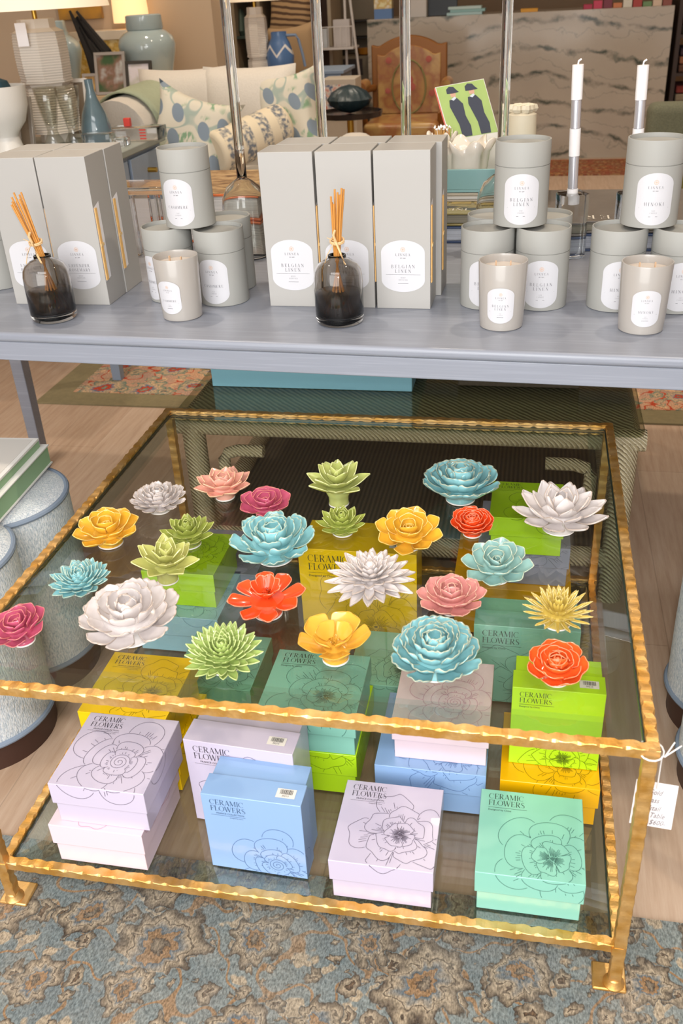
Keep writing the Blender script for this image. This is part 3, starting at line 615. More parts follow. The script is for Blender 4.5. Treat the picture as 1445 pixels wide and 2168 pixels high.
lw = aty(60, 850, 1.45); lq = Matrix.Rotation(-ang, 3, 'Z') @ Vector((lw.x+.48, 1.45-.6, 0)); lx = lq.x+.02
for (x, y) in ((lx-.02, lq.y-.02), (lx-.02, .035), (TR_-.1, TDp-.075), (TR_-.1, .035)):
    if x < 0 and y < .1: x = TL_+.03
    m = MB(); s = .021; m.add([(x-s*.8, y-s*.8+.02, 0), (x+s*.8, y-s*.8+.02, 0), (x+s*.8, y+s*.8+.02, 0), (x-s*.8, y+s*.8+.02, 0), (x-s, y-s+.02, CZ-.0185), (x+s, y-s+.02, CZ-.0185), (x+s, y+s+.02, CZ-.0185), (x-s, y+s+.02, CZ-.0185)], [(0, 3, 2, 1), (4, 5, 6, 7), (0, 1, 5, 4), (1, 2, 6, 5), (2, 3, 7, 6), (3, 0, 4, 7)])
    put('leg', m, grey, dt, bev=.002)

greige = pm('greige_card', 'a8a5a1', .55, coat=.05); greige2 = pm('greige_tube', '9d9c97', .6); lab_w = pm('white_label', 'c9c8cc', .5); lab_ink = pm('label_grey_ink', '55535a', .6); lab_gold = pm('label_peach_ink', 'd9b59c', .6)
def badge(name_lines, w, h, f, par, small='SOY CANDLE', sc_=1.0):
    """arched white label: f maps label coordinates to the surface, at height e above it"""
    m = MB(); N = 30; rx = w/2; ry = h*.24
    def edge(x): k = max(0, 1-(x/rx)**2); return (h/2-ry)+ry*math.sqrt(k)*.98 + 0
    for i in range(N):
        x0 = -rx*math.cos(PI*i/N); x1 = -rx*math.cos(PI*(i+1)/N)
        m.add([f(x0, -edge(x0), .0004), f(x1, -edge(x1), .0004), f(x1, edge(x1), .0004), f(x0, edge(x0), .0004)], [(0, 1, 2, 3)])
    lb = put('label', m, lab_w, par, smooth=False)
    ff = lambda x, y: f(x, y, .0008); T = MB(); k = w/.05*sc_
    T.quads(serif('LINNEA', .0033*k, 0, h*.2, .35, 'C'), ff); T.quads(plain('EST. 2009', .0013*k, 0, h*.2-.0035*k, 'C'), ff)
    n = len(name_lines)
    for i, s in enumerate(name_lines):
        T.quads(serif(s, .0044*k*(1 if len(s) < 8 else .92), 0, -h*.12+(n-1-i)*.0062*k, .38 if len(s) < 8 else .25, 'C'), ff)
    T.quads(ln(-.4*w, -h*.12-.0026*k, .4*w, -h*.12-.0026*k, .0003), ff)
    a, b = (small.split(' ')+[''])[:2]
    T.quads(serif(a if b else a, .0016*k, 0, -h*.12-.0075*k, .3, 'C'), ff)
    if b: T.quads(serif(b, .0016*k, 0, -h*.12-.0105*k, .3, 'C'), ff)
    T.quads(ln(-.12*w, -h*.12-.0145*k, .12*w, -h*.12-.0145*k, .0005), ff)
    put('lettering', T, lab_ink, lb, smooth=False)
    Q = MB(); cy = h*.2+.0085*k
    Q.quads([q for i in range(20) for q in ln(.0028*k*math.cos(i*.314), cy+.0028*k*math.sin(i*.314), .0028*k*math.cos((i+1)*.314), cy+.0028*k*math.sin((i+1)*.314), .0006*k)], ff)
    Q.quads([q for i in range(6) for q in ln(0, cy, .0018*k*math.cos(i*1.05), cy+.0018*k*math.sin(i*1.05), .0006*k)], ff)
    put('emblem', Q, lab_gold, lb, smooth=False)
cyl = lambda r, zc, tp=0: (lambda x, y, e: ((r+tp*y+e)*math.sin(x/r), -(r+tp*y+e)*math.cos(x/r), zc+y))
def canister(label, u, v, z, name, rz=0., dy=0, x=None, y=None, lab=True):
    r, h = .0465, .138
    if x is None:
        c = at(u, v, z); x, y = c.x, c.y+r*.86+dy
    t = thing('candle_canister', (x, y, z), label, 'candle canister', 'grey lidded candle canisters on the display table', rz=rz)
    put('tube', MB().lathe([(r*.96, 0), (r, .001), (r, h-.04), (r*.97, h-.0395), (r*.97, h-.036)], 56), greige2, t)
    put('lid', MB().lathe([(r*1.004, h-.0385), (r*1.004, h-.0008), (r*.995, h), (r*.955, h), (r*.95, h-.0008), (r*.95, h-.007), (.0001, h-.007)], 56), greige2, t)
    if lab: badge(name, .060, .084, cyl(r, .0475), t)
    return t
def glass_candle(label, u, v, name, rz=0.):
    c = at(u, v, CZ); r = .0405; h = .112
    t = thing('jar_candle', (c.x, c.y+r*.86, CZ), label, 'candle', 'jar candles at the front of the display table', rz=rz)
    fr = G('frosted_greige_glass'); fr.set(Base_Color=S('a8a29c'), Roughness=.3, Coat_Weight=.4)
    put('jar', MB().lathe([(r*.82, 0), (r*.88, .002), (r*.93, .03), (r, h-.002), (r-.0006, h), (r-.002, h), (r-.0028, h-.003), (r-.003, h-.013)], 56), fr.m, t)
    put('wax', MB().lathe([(r-.003, h-.013), (r-.006, h-.0125), (.0001, h-.0128)], 40), pm('cream_wax', 'c9bdb2', .4, spec=.4), t)
    for s in (-.012, .012): put('wick', MB().box(s-.0012, s+.0012, -.0015, .0015, h-.0128, h-.002), pm('wooden_wick', 'caa98a', .8), t)
    badge(name, .045, .061, cyl(r*.955, .0455, .05), t, sc_=.95)
    return t
cc = canister
BL = ['BELGIAN', 'LINEN']
# back pair, front pair, one on top of each group
cc('belgian linen canister at the left of the front pair, partly behind the jar candle', 1025, 655, CZ, BL)
cc('belgian linen canister at the right of the front pair', 1141, 657, CZ, BL)
b1 = at(1025, 655, CZ); b2 = at(1141, 657, CZ)
cc('back left canister of the belgian linen pyramid, only its rim in view', 0, 0, CZ, BL, x=b1.x+.004, y=b1.y+.135, rz=.1)
cc('back right canister of the belgian linen pyramid, only its rim in view', 0, 0, CZ, BL, x=b2.x+.004, y=b2.y+.135)
cc('belgian linen canister on top of its pyramid', 0, 0, CZ+.1385, BL, x=(b1.x+b2.x)/2+.006, y=b1.y+.062, rz=.03)
b1 = at(1299, 660, CZ); b2 = at(1428, 664, CZ)
cc('hinoki canister at the left of the bottom pair', 1299, 660, CZ, ['HINOKI'], rz=.1)
cc('hinoki canister cut off by the right edge of the photo', 1428, 664, CZ, ['HINOKI'], rz=.1)
cc('hinoki canister on top of the other two', 0, 0, CZ+.1385, ['HINOKI'], x=(b1.x+b2.x)/2-.004, y=b1.y+.058, rz=.02)
b1 = at(356, 641, CZ); b2 = at(464, 648, CZ)
cc('cashmere canister at the left of the bottom pair, behind the jar candle', 356, 641, CZ, ['CASHMERE'], rz=-.6)
cc('cashmere canister at the right of the bottom pair', 464, 648, CZ, ['CASHMERE'], rz=-.12)
cc('canister mostly hidden behind the cashmere pair, a rim showing', 0, 0, CZ, ['CASHMERE'], x=b2.x-.012, y=b2.y+.132)
cc('cashmere canister on top of its pyramid', 0, 0, CZ+.1385, ['CASHMERE'], x=(b1.x+b2.x)/2-.004, y=b1.y+.046, rz=-.12)
cc('canister cut off by the left edge of the photo', -18, 614, CZ, BL, rz=-1.2)
glass_candle('belgian linen jar candle with two wicks', 1058, 703, BL, -.03)
glass_candle('hinoki jar candle with two wicks', 1358, 711, ['HINOKI'], .03)
glass_candle('cashmere jar candle with two wicks', 374, 682, ['CASHMERE'], -.2)

white_in = pm('white_card_inside', 'e9e6e8', .6); reed_m = pm('tan_reeds', 'cda264', .7, var=.2, vs=90)
def reed_box(label, x, y, name, rz=0., win=True):
    W, D, H = .0975, .081, .272
    t = thing('diffuser_box', (x, y, CZ), label, 'boxed reed diffuser', 'tall grey reed diffuser boxes on the display table', rz=rz)
    put('carton', MB().box(-W/2, W/2, -D/2, D/2, 0, H), greige, t, bev=.001)
    sd = W/2+.0006
    wn = put('side_window', MB().add([(sd, -D/2+.001, .045), (sd, -D/2+.026, .05), (sd, -D/2+.026, .190), (sd, -D/2+.001, .182)], [(0, 1, 2, 3)]), white_in, t, smooth=False)
    m = MB()
    for i in range(4): m.tube([(sd+.001, -D/2+.003+i*.0025, .048), (sd+.001, -D/2+.0035+i*.0022, .181)], .0013, 6)
    put('reed_bundle', m, reed_m, wn); put('raffia_tie', MB().box(sd+.0022, sd+.0032, -D/2+.001, -D/2+.014, .112, .117), pm('raffia', 'dcbc86', .8), wn)
    badge(name, .078, .093, lambda a, b, e: (a, -D/2-e, .077+b), t, 'REED DIFFUSER', .85)
    T = MB(); T.quads(serif('LINNEA', .004, 0, .006, .3, 'C'), lambda a, b: (a, b, H+.0005)); put('top_lettering', T, pm('tone_on_tone_ink', 'a7a39c', .5), t, smooth=False)
    return t
L0 = at(572, 648, CZ); L1 = at(915, 655, CZ); dx = (L1-L0)/3
nm_ = ['left', 'middle', 'right']
for k in range(3):
    for r in range(2):
        p = L0+dx*(k+.5)
        reed_box('belgian linen diffuser box, %s of the front row of three' % nm_[k] if r == 0 else 'diffuser box, %s of the back row of three, top edge showing' % nm_[k], p.x-.001+(.0 if r == 0 else .012), p.y+.041+r*.083, BL, rz=-.02+(.012 if k == 1 else 0)-(.01 if r else 0))
for k, (x, y) in enumerate(((-1.0185, .839), (-1.1185, .839), (-1.017, .922), (-1.117, .922))):
    reed_box(['lavender rosemary diffuser box at the front right of the left-hand group', 'lavender rosemary diffuser box cut by the left edge of the photo', 'diffuser box behind the front right lavender rosemary box', 'diffuser box at the back left of the left-hand group'][k], x, y, ['LAVENDER', 'ROSEMARY'], rz=.0)

smoke = solid_glass('smoked_glass', 'd0cbc5', 0, 1.46); clear = solid_glass('clear_glass', 'f6f8f6', 0, 1.46)
liquid = (lambda g: (g.set(Base_Color=S('3f2c16'), Roughness=.02, Transmission_Weight=.85, IOR=1.36), g.m)[1])(G('dark_scent_oil'))
reed_d = pm('amber_reeds', 'c98a3e', .6, var=.15, vs=60)
def diffuser(label, u, v, lean, seed):
    c = at(u, v, CZ); r = .0425
    t = thing('reed_diffuser', (c.x, c.y+r*.8, CZ), label, 'reed diffuser', 'smoked glass reed diffusers')
    ou = [(.0001, 0), (r*.86, 0), (r*.95, .003), (r, .010), (r, .068), (r*.985, .082), (r*.93, .093), (r*.8, .102), (r*.58, .108), (.0155, .112), (.0155, .118)]
    inn = [(.0128, .118), (.0128, .111), (r*.56, .1055), (r*.77, .0995), (r*.89, .091), (r*.94, .081), (r*.955, .067), (r*.955, .018), (r*.85, .0135), (.0001, .0125)]
    put('bottle', MB().lathe(ou+inn, 64), smoke, t, auto=0)
    put('scent_oil', MB().lathe([(.0001, .0132), (r*.84, .0142), (r*.945, .0185), (r*.945, .054), (r*.93, .0545), (.0001, .0545)], 48), liquid, t, auto=0)
    rn = random.Random(seed)
    for i in range(9):
        a = i*.7; b = (.009*math.cos(a), .008*math.sin(a)); sp = (-.02+.005*rn.random(), .006)
        bot = (-b[0]*2.+(-lean*.22), -b[1]*2., .016); top = (b[0]*1.25+lean*1.0, b[1]*1.1, .215+rn.uniform(-.012, .014))
        put('reed', MB().tube([bot, (b[0]*.45, b[1]*.45, .116), top], .0017, 8), reed_d, t)
    m = MB(); zc = .142; m.tube([(lean*.27+.0115*math.cos(i*.42), .0105*math.sin(i*.42), zc+.003*math.sin(i*.42)) for i in range(16)], .0017, 6)
    m.tube([(lean*.27+.0115*math.cos(i*.42), .0105*math.sin(i*.42), zc-.003+.002*math.sin(i*.42)) for i in range(16)], .0015, 6)
    m.tube([(lean*.27-.002, -.0115, zc), (lean*.2-.014, -.017, zc-.02), (lean*.2-.02, -.016, zc-.036)], .0008, 5); m.tube([(lean*.27, -.0115, zc), (lean*.3+.009, -.019, zc-.018), (lean*.3+.016, -.02, zc-.036)], .0022, 5, .0016)
    m.tube([(lean*.27, -.0115, zc), (lean*.27-.003, -.014, zc+.012), (lean*.27-.0, -.012, zc+.02)], .002, 5); m.tube([(lean*.27, -.0115, zc), (lean*.27-.014, -.015, zc+.008)], .0007, 5)
    put('raffia_bow', m, pm('pale_raffia', 'dcb888', .7), t)
diffuser('smoked glass reed diffuser in front of the middle group of boxes', 712, 694, .006, 1)
diffuser('smoked glass reed diffuser in front of the left group, reeds leaning left', 99, 686, -.026, 2)

# ------------------------------------------------------------------ tall glass candlesticks with bottle-shaped foot
def glass_stick(label, x, y, r=.011):
    t = thing('glass_candlestick', (x, y, CZ), label, 'glass candlestick', 'tall clear glass candlesticks')
    put('bulb_foot', MB().lathe([(.046, .0), (.05, .004), (.05, .10), (.047, .125), (.036, .148), (.02, .160), (.0105, .166), (.0105, .172), (.0085, .172), (.0085, .165), (.018, .157), (.034, .144), (.0445, .124), (.0475, .10), (.0475, .006)], 48, loop=True), clear, t, auto=0)
    put('stem', MB().lathe([(.0001, .166), (r, .168), (r*.96, .24), (r*.92, .6), (r*.92, .74), (.0001, .74)], 32), clear, t, auto=0)
c = at(508, 552, CZ)
for (lb, u, yy) in (('clear glass candlestick beside the orange books, bulb foot in view', 485, c.y+.045), ('clear glass candlestick behind the middle diffuser boxes', 672, c.y+.06), ('clear glass candlestick in front of the tapestry armchair', 857, c.y+.05), ('clear glass candlestick behind the belgian linen canisters', 1071, c.y+.06)):
    p = aty(u, 100, yy); glass_stick(lb, p.x, yy)
# taper candles in clear blocks
acr = solid_glass('lucite', 'f4f6f6', 0, 1.49); wax = pm('white_wax', 'f2eeee', .4, spec=.5); foil = pm('silver_foil', 'e6e6ee', .25, metal=.7)
def taper(label, lbl2, u, v, y, ztop, lean):
    p = aty(u, v, y)
    t = thing('candle_block', (p.x, y, CZ), lbl2, 'candle holder', 'clear lucite candle blocks', rz=.35)
    k = [(.028, .0), (.028, .118), (.020, .126)]
    m = MB(); a, c_ = .029, .010; o = [(-a, -a), (a-c_, -a), (a, -a+c_), (a, a), (-a+c_, a), (-a, a-c_)]
    m.prism(o, .0005, .128); put('block', m, acr, t, bev=.003, auto=0)
    t2 = thing('taper_candle', (p.x, y, CZ+.106), label, 'candle', rot=(lean[1], lean[0], 0)); h = ztop-CZ-.106; r = .0108
    segs = [(0, .075, 1), (.075, .155, 0), (.155, .235, 1), (.235, .3, 0), (.3, h, 1)]
    segs = [(0, h*.14, 1), (h*.14, h*.41, 0), (h*.41, h*.62, 1), (h*.62, h*.80-.0, 0), (h*.80, h, 1)]
    segs = [(h*a_, h*b_, w_) for a_, b_, w_ in ((0, .12, 1), (.12, .36, 0), (.36, .56, 1), (.56, .76, 0), (.76, 1, 1))]
    for a_, b_, w_ in segs:
        rr = r if w_ else r*.9; put('wax_section' if w_ else 'foil_band', MB().lathe([(.0001, a_), (rr, a_+.0003), (rr, b_-.0003), (.0001, b_)], 28), wax if w_ else foil, t2)
    put('wick', MB().tube([(0, 0, h), (.001, 0, h+.006), (.006, 0, h+.009)], .0018, 6), wax, t2)
b = at(1205, 548, CZ)
ty = b.y+.02
p0 = aty(1213, 420, ty)
taper('white taper candle with silver bands, standing in the visible clear block', 'clear lucite block holding the left white taper candle', 1211, 420, ty, 1.083, (-.03, 0))
taper('white taper candle with silver bands behind the hinoki canister', 'clear lucite block hidden behind the hinoki canisters', 1340, 420, ty, 1.078, (-.03, 0))

# ------------------------------------------------------------------ books, tray and riser on the display table
def book(name, label, x0, x1, y0, y1, z0, z1, cover, pages='e4e0da', rz=0., cat='book', group=None, lift=0):
    t = thing(name, ((x0+x1)/2, (y0+y1)/2, z0), label, cat, group, rz=rz); w, d, h = (x1-x0)/2, (y1-y0)/2, z1-z0
    cm = cover if isinstance(cover, bpy.types.Material) else pm('cover_'+cover, cover, .4)
    m = MB(); m.box(-w, w, -d, d, 0, .004).box(-w, w, -d, d, h-.004, h).box(-w, -w+.004, -d, d, .004, h-.004)
    put('cover', m, cm, t, bev=.001)
    put('pages', MB().box(-w+.005, w-.006, -d+.006, d-.006, .0045, h-.0045), (lambda g: (g.set(Base_Color=g.mix(g.ramp(g.n('TexNoise', Vector=g.obj((1, 1, 300)), Scale=3.), [(.4, 0.), (.6, 1.)]).outputs[0], pages, tuple(c*.7 for c in S(pages)[:3])+(1,)), Roughness=.8), g.m)[1])(G('page_block')), t)
    return t
OC = 'd26a34'
mrb = (lambda g: (g.set(Base_Color=g.ramp(g.n('TexNoise', Vector=g.obj((3, 8, 1)), Scale=9., Detail=6.), [(.35, '5a3a20'), (.5, '9a7a52'), (.65, 'b89a70')]), Roughness=.4), g.m)[1])(G('brown_patterned_cover'))
bz = CZ
x0 = -.985; x1 = aty(556, 500, 1.28).x
book('art_book', 'big orange-covered book, lower of two behind the cashmere canisters', x0, x1, 1.28, 1.60, CZ+.0005, CZ+.055, OC, group='orange coffee-table books')
b_ = book('art_book', 'big orange-covered book with brown patterned top, upper of two', x0, x1, 1.285, 1.6, CZ+.056, CZ+.108, OC, group='orange coffee-table books')
put('top_picture', MB().box(-.2, .2, -.15, .15, .0525, .0535), mrb, b_)
t = thing('lucite_riser', (-1.06, 1.18, CZ), 'clear lucite riser behind the left diffuser boxes and cashmere canisters', 'riser')
put('deck', MB().box(-.09, .17, -.03, .06, .135, .152), acr, t, bev=.002)
for x in (-.08, .0, .055, .08, .16): put('leg', MB().box(x-.008, x+.008, -.02, .0, .0005, .1345), acr, t, bev=.001)
navy = '2d3f63'
xa = at(921, 512, CZ).x-.14; xb = .135
bb = book('art_book', 'navy-edged thick book at the bottom of the stack behind the belgian linen canisters', xa, -.235, 1.27, 1.62, CZ+.0005, CZ+.036, navy, 'c8ccd6')
blk = (lambda g: (g.set(Base_Color=g.mix(g.ramp(g.n('TexNoise', Vector=g.obj((1.5, 3, 1)), Scale=4., Detail=6.), [(.48, 0.), (.53, 1.)]).outputs[0], '2e2a22', '8a7c48'), Roughness=.25), g.m)[1])(G('picture_cover'))
b2_ = book('art_book', 'black picture book with gold photo cover, on the navy book', xa, -.225, 1.275, 1.62, CZ+.037, CZ+.065, blk, '8f8878')
T = MB(); T.quads(serif('INE', .02, -.035, .128, .12, 'C'), lambda a, b: (-a, -b, .0285)); put('title_lettering', T, pm('title_white', 'd8d0c4', .5), b2_, smooth=False)
T = MB(); T.quads([[(x, y), (x+.045, y), (x+.045, y+.11), (x, y+.11)] for x, y in ((.015, -.08), (.067, -.08), (.119, -.08), (-.037, -.08))], lambda a, b: (a, b, .0285)); put('cover_photo', T, pm('photo_gold', 'a08a4c', .35, var=.5, vs=30), b2_, smooth=False)
grb = pm('grey_brown_cover', '6f6760', .35, var=.3, vs=20)
book('art_book', 'navy-edged book under the grey one, behind the lucite block', -.20, .30, 1.20, 1.52, CZ+.0005, CZ+.036, navy, 'b8bcc8')
b3_ = book('art_book', 'grey-brown picture book with pale capitals, behind the lucite block', -.20, .30, 1.205, 1.53, CZ+.037, CZ+.062, grb, '8f8878')
T = MB(); T.quads(serif('NTER', .034, .06, .11, .2, 'C'), lambda a, b: (-a, -b, .0255)); put('title_lettering', T, pm('title_white', 'd8d0c4', .5), b3_, smooth=False)
# tray
tl = aty(915, 356, 1.45); tealm = pm('teal_lacquer', '7ba3a4', .3, coat=.3)
tz = CZ+.0665; x0, x1, y0, y1 = -.44, -.15, 1.40, 1.62; tz += .018
book('art_book', 'thin stone-coloured book under the teal tray', -.43, -.16, 1.39, 1.60, CZ+.0655, CZ+.083, 'a39a8c')
t = thing('tray', ((x0+x1)/2, (y0+y1)/2, tz), 'teal lacquered tray on the black picture book', 'tray')
w, d = (x1-x0)/2, (y1-y0)/2
put('bottom', MB().box(-w, w, -d, d, 0, .006), tealm, t)
for a in ((-w, w, -d, -d+.008), (-w, w, d-.008, d), (-w, -w+.008, -d+.008, d-.008), (w-.008, w, -d+.008, d-.008)): put('side', MB().box(*a, .006, .05), tealm, t, bev=.001)
def ruffle_vase(label, x, y, z, r, h):
    def prof(): return [(r*.62, 0), (r*.8, .006), (r*.86, h*.4), (r*.9, h*.75), (r*1.12, h), (r*1.05, h+.001), (r*.84, h*.75), (r*.8, h*.4), (r*.6, .012), (.0001, .01)]
    m = MB(); seg = 72; P_ = prof(); vs = []
    for i in range(seg):
        a = 2*PI*i/seg
        for rr, zz in P_:
            k = 1+.14*math.cos(6*a)*(zz/h)**1.; vs.append((rr*k*math.cos(a), rr*k*math.sin(a), zz+.01*math.cos(6*a+1)*(zz/h)**3))
    n = len(P_); m.add(vs, [(i*n+q, ((i+1) % seg)*n+q, ((i+1) % seg)*n+q+1, i*n+q+1) for i in range(seg) for q in range(n-1)]+[tuple(i*n for i in range(seg))[::-1]])
    return one('fluted_vase', m, pm('milk_glass', 'ddd3c6', .2, coat=.4), (x, y, z), label, 'vase', auto=0)
v1 = aty(985, 330, 1.5); ruffle_vase('milky white fluted vase in the teal tray, right of the diffuser boxes', v1.x+.006, 1.478, tz+.0065, .052, .09)
v2 = aty(938, 330, 1.55); ruffle_vase('narrower milky white fluted vase holding matches, beside the diffuser boxes', v2.x-.004, 1.56, tz+.0065, .03, .095)
mt = thing('match_bundle', (v2.x-.004, 1.56, tz+.07), 'bundle of white-tipped matches in the narrow fluted vase', 'matches')
m = MB(); m2 = MB(); rn = random.Random(3)
for i in range(26):
    a = rn.random()*6.28; r_ = .014*math.sqrt(rn.random()); e_ = (r_*1.5*math.cos(a), r_*1.5*math.sin(a), .045+rn.random()*.006); m.tube([(r_*.7*math.cos(a), r_*.7*math.sin(a), -.02), e_], .0011, 4); m2.lathe([(.0001, e_[2]-.002), (.0028, e_[2]+.001), (.0001, e_[2]+.005)], 8, e_[0], e_[1])
put('sticks', m, reed_m, mt); put('heads', m2, wax, mt)
v3 = aty(1107, 270, 1.85)
t = thing('flower_top_jar', (v3.x, 1.62-.04, tz+.0065), 'cream jar topped with little blossoms, left of the taper candles', 'jar')
v3 = aty(1104, 270, 1.55); t.location = (v3.x, 1.55, tz+.052); one('moss_block', bx(-.05, .05, -.05, .05, 0, .045), pm('moss_green', '5f8440', .95, var=.3, vs=60, bump=.8, bs=80), (v3.x, 1.55, tz+.0065), 'moss green block in the teal tray under the blossom-topped jar', 'block', bev=.004); cj = pm('cream_bisque', 'd8cdb6', .5)
put('body', MB().lathe([(.026, 0), (.032, .004), (.034, .05), (.033, .094), (.024, .1), (.0001, .1)], 40), cj, t)
m = MB()
for (a, b_) in ((0, 0),)+tuple((.02*math.cos(i*1.05), .02*math.sin(i*1.05)) for i in range(6)):
    m.lathe([(.0001, .097), (.010, .099), (.014, .106), (.011, .115), (.004, .112), (.0001, .111)], 20, a, b_, lobes=lambda w: 1+.16*math.cos(5*w))
put('blossom_lid', m, cj, t)
p = aty(1022, 385, 1.4); one('red_tag', MB().box(-.016, .016, -.004, .0, 0, .016), pm('vermilion', 'd8492a', .5), (p.x, 1.412, p.z-.008), 'small vermilion tag on the front of the teal tray', 'tag', bev=.001)
# magazine with two riders
bk = thing('magazine', (0, 0, 0), 'open green magazine with two standing riders in black hats, propped up', 'magazine')
yy = 1.58; cs = [aty(920, 185, yy+.04), aty(1023, 168, yy+.04), aty(1055, 280, yy), aty(952, 297, yy)]
O = cs[3]; ex = cs[2]-cs[3]; ey = cs[0]-cs[3]; nn = ex.cross(ey).normalized(); 
bk.location = O; LB = -(O.z-tz-.010)/max(.01, ey.z)
if nn.y > 0: nn = -nn
f3 = lambda a, b, e=0.: tuple(ex*a+ey*b+nn*e)
def slab(m, a0, a1, b0, b1, e0, e1):
    return m.add([f3(a0, b0, e0), f3(a1, b0, e0), f3(a1, b1, e0), f3(a0, b1, e0), f3(a0, b0, e1), f3(a1, b0, e1), f3(a1, b1, e1), f3(a0, b1, e1)], [(0, 3, 2, 1), (4, 5, 6, 7), (0, 1, 5, 4), (1, 2, 6, 5), (2, 3, 7, 6), (3, 0, 4, 7)])
put('cover', slab(MB(), -.03, 1, LB, 1, -.012, -.009), pm('red_cover', 'd24a2c', .4), bk, smooth=False)
put('pages', slab(MB(), 0, 1, LB, 1, -.009, 0), pm('page_white', 'd8d4cc', .6), bk, smooth=False)
pg = put('picture', slab(MB(), .02, .99, .01, .99, 0, .0004), pm('meadow_green', '9cb460', .5, var=.15, vs=30), bk, smooth=False)
def rider(cx, k):
    d_ = MB(); s_ = MB(); j_ = MB()
    P_ = lambda pts: [f3(cx+a*k, b, .0009) for a, b in pts]
    def poly(m, pts, e=.0009): m.add([f3(cx+a*k, b, e) for a, b in pts], [tuple(range(len(pts)))])
    poly(d_, [(-.08, .84), (-.075, .92), (-.02, .965), (.05, .95), (.09, .88), (.12, .84), (.0, .83)])          # hat
    poly(d_, [(-.07, .72), (.06, .74), (.13, .62), (.12, .4), (.16, .2), (.14, .02), (-.02, .02), (-.02, .25), (-.05, .4), (-.09, .6)])
    poly(s_, [(-.03, .77), (-.03, .84), (.06, .84), (.05, .76)])
    poly(j_, [(-.04, .73), (.03, .77), (.05, .74), (.0, .70)], .0012)
    put('rider_figure', d_, pm('print_navy', '1d2236', .5), pg, smooth=False); put('rider_face', s_, pm('print_skin', 'c89a80', .5), pg, smooth=False); put('rider_collar', j_, pm('print_white', 'c8d0dc', .5), pg, smooth=False)
rider(.3, 1.25); rider(.68, 1.25)
# ------------------------------------------------------------------ rope-wrapped coffee table
def rope_mat(name, c1, c2, ax):
    g = G(name); w = g.n('TexWave', {'wave_type': 'BANDS', 'bands_direction': 'DIAGONAL'}, Vector=g.obj(ax), Scale=62., Distortion=1.6)
    w.inputs['Detail'].default_value = 2.; w.inputs['Detail Scale'].default_value = 3.
    g.set(Base_Color=g.mix(w.outputs[1], c1, c2), Roughness=.85); g.bump(w.outputs[1], .8, .006); return g.m
rp = rope_mat('seagrass_rope', 'b3a27e', 'e0d2b2', (1, 1, 1))
rt = thing('rope_coffee_table', (0, 0, 0), 'seagrass rope-wrapped coffee table with dark glass top behind the gold table', 'table')
RX0, RX1, RY0, RY1, RZ = -.915, .055, .945, 1.90, .425
def rbar(p0, p1, r=.023, nm='rail'):
    m = MB(); p0, p1 = Vector(p0), Vector(p1); N = max(2, int((p1-p0).length/.02)); m.tube([p0+(p1-p0)*i/N for i in range(N+1)], r, 16); return put(nm, m, rp, rt)
zt_ = RZ-.03
for a, b in (((RX0-.03, RY0+.02, zt_), (RX1+.02, RY0+.02, zt_)), ((RX0-.03, RY1, zt_), (RX1+.02, RY1, zt_)), ((RX0, RY0+.04, zt_), (RX0, RY1-.02, zt_)), ((RX1-.01, RY0+.04, zt_), (RX1-.01, RY1-.02, zt_)),
             ((RX0, RY0+.02, .105), (RX1, RY0+.02, .105)), ((RX0, RY1, .105), (RX1, RY1, .105)), ((RX0, RY0+.04, .105), (RX0, RY1-.02, .105)), ((RX1-.01, RY0+.04, .105), (RX1-.01, RY1-.02, .105))): rbar(a, b)
for x in (RX0+.012, RX1-.018):
    for y in (RY0+.02, RY1): rbar((x, y, 0), (x, y, zt_), .026, 'leg')
for x0, s in ((RX0+.012, 1), (RX1-.018, -1)):
    pts = [(x0+s*.065, RY0+.02, zt_-.14), (x0+s*.065, RY0+.02, zt_-.085), (x0+s*.075, RY0+.02, zt_-.07), (x0+s*.1, RY0+.02, zt_-.062), (x0+s*.16, RY0+.02, zt_-.062)]
    put('corner_bracket', MB().tube(pts, .014, 12), rp, rt)
sg = (lambda g: (lambda w: (g.set(Base_Color=g.mix(w.outputs[1], '453a2e', '6b5b48'), Roughness=.9), g.bump(w.outputs[1], .5, .004), g.m)[2])(g.n('TexWave', {'bands_direction': 'X'}, Vector=g.obj(), Scale=28., Distortion=.6)))(G('dark_woven_seagrass'))
put('woven_shelf', MB().box(RX0+.02, RX1-.03, RY0+.045, RY1-.02, .085, .10), sg, rt)
m = MB(); out = []
gx0, gx1, gy0, gy1 = -.935, .068, .925, 1.93
for cx, cy, a0 in ((gx1-.02, gy0+.02, -90), (gx1-.02, gy1-.02, 0), (gx0+.02, gy1-.02, 90), (gx0+.02, gy0+.02, 180)):
    for i in range(7): a = math.radians(a0+i*15); out.append((cx+.02*math.cos(a), cy+.02*math.sin(a)))
m.prism(out, RZ-.0055, RZ+.0045); put('glass_top', m, sheet_glass('smoky_glass', 'e6e8dc', 1.5), rt, smooth=False)
m = MB(); m.prism([(x*1.0, y) for x, y in out], RZ-.0056, RZ-.0052)
seagr = (lambda g: (lambda w: (g.set(Base_Color=g.mix(w.outputs[1], 'b3a78c', 'd4c8ac'), Roughness=.9), g.bump(w.outputs[1], .6, .004), g.m)[2])(g.n('TexWave', {'bands_direction': 'DIAGONAL'}, Vector=g.obj(), Scale=40., Distortion=2.)))(G('woven_seagrass_top'))
put('woven_top', MB().box(RX0, RX1-.005, RY0+.02, RY1, RZ-.02, RZ-.0062), seagr, rt)
p0 = at(452, 815, .43); p1 = at(872, 830, .43)
one('blue_box', bx(p0.x, p1.x, 0, .3, 0, .09), pm('sky_linen', '86bccb', .7, bump=.2), (0, p1.y, RZ+.005), 'sky blue linen-covered box on the rope coffee table, under the grey table', 'box', bev=.002)
p0 = at(968, 820, .43); p1 = at(1226, 826, .43)
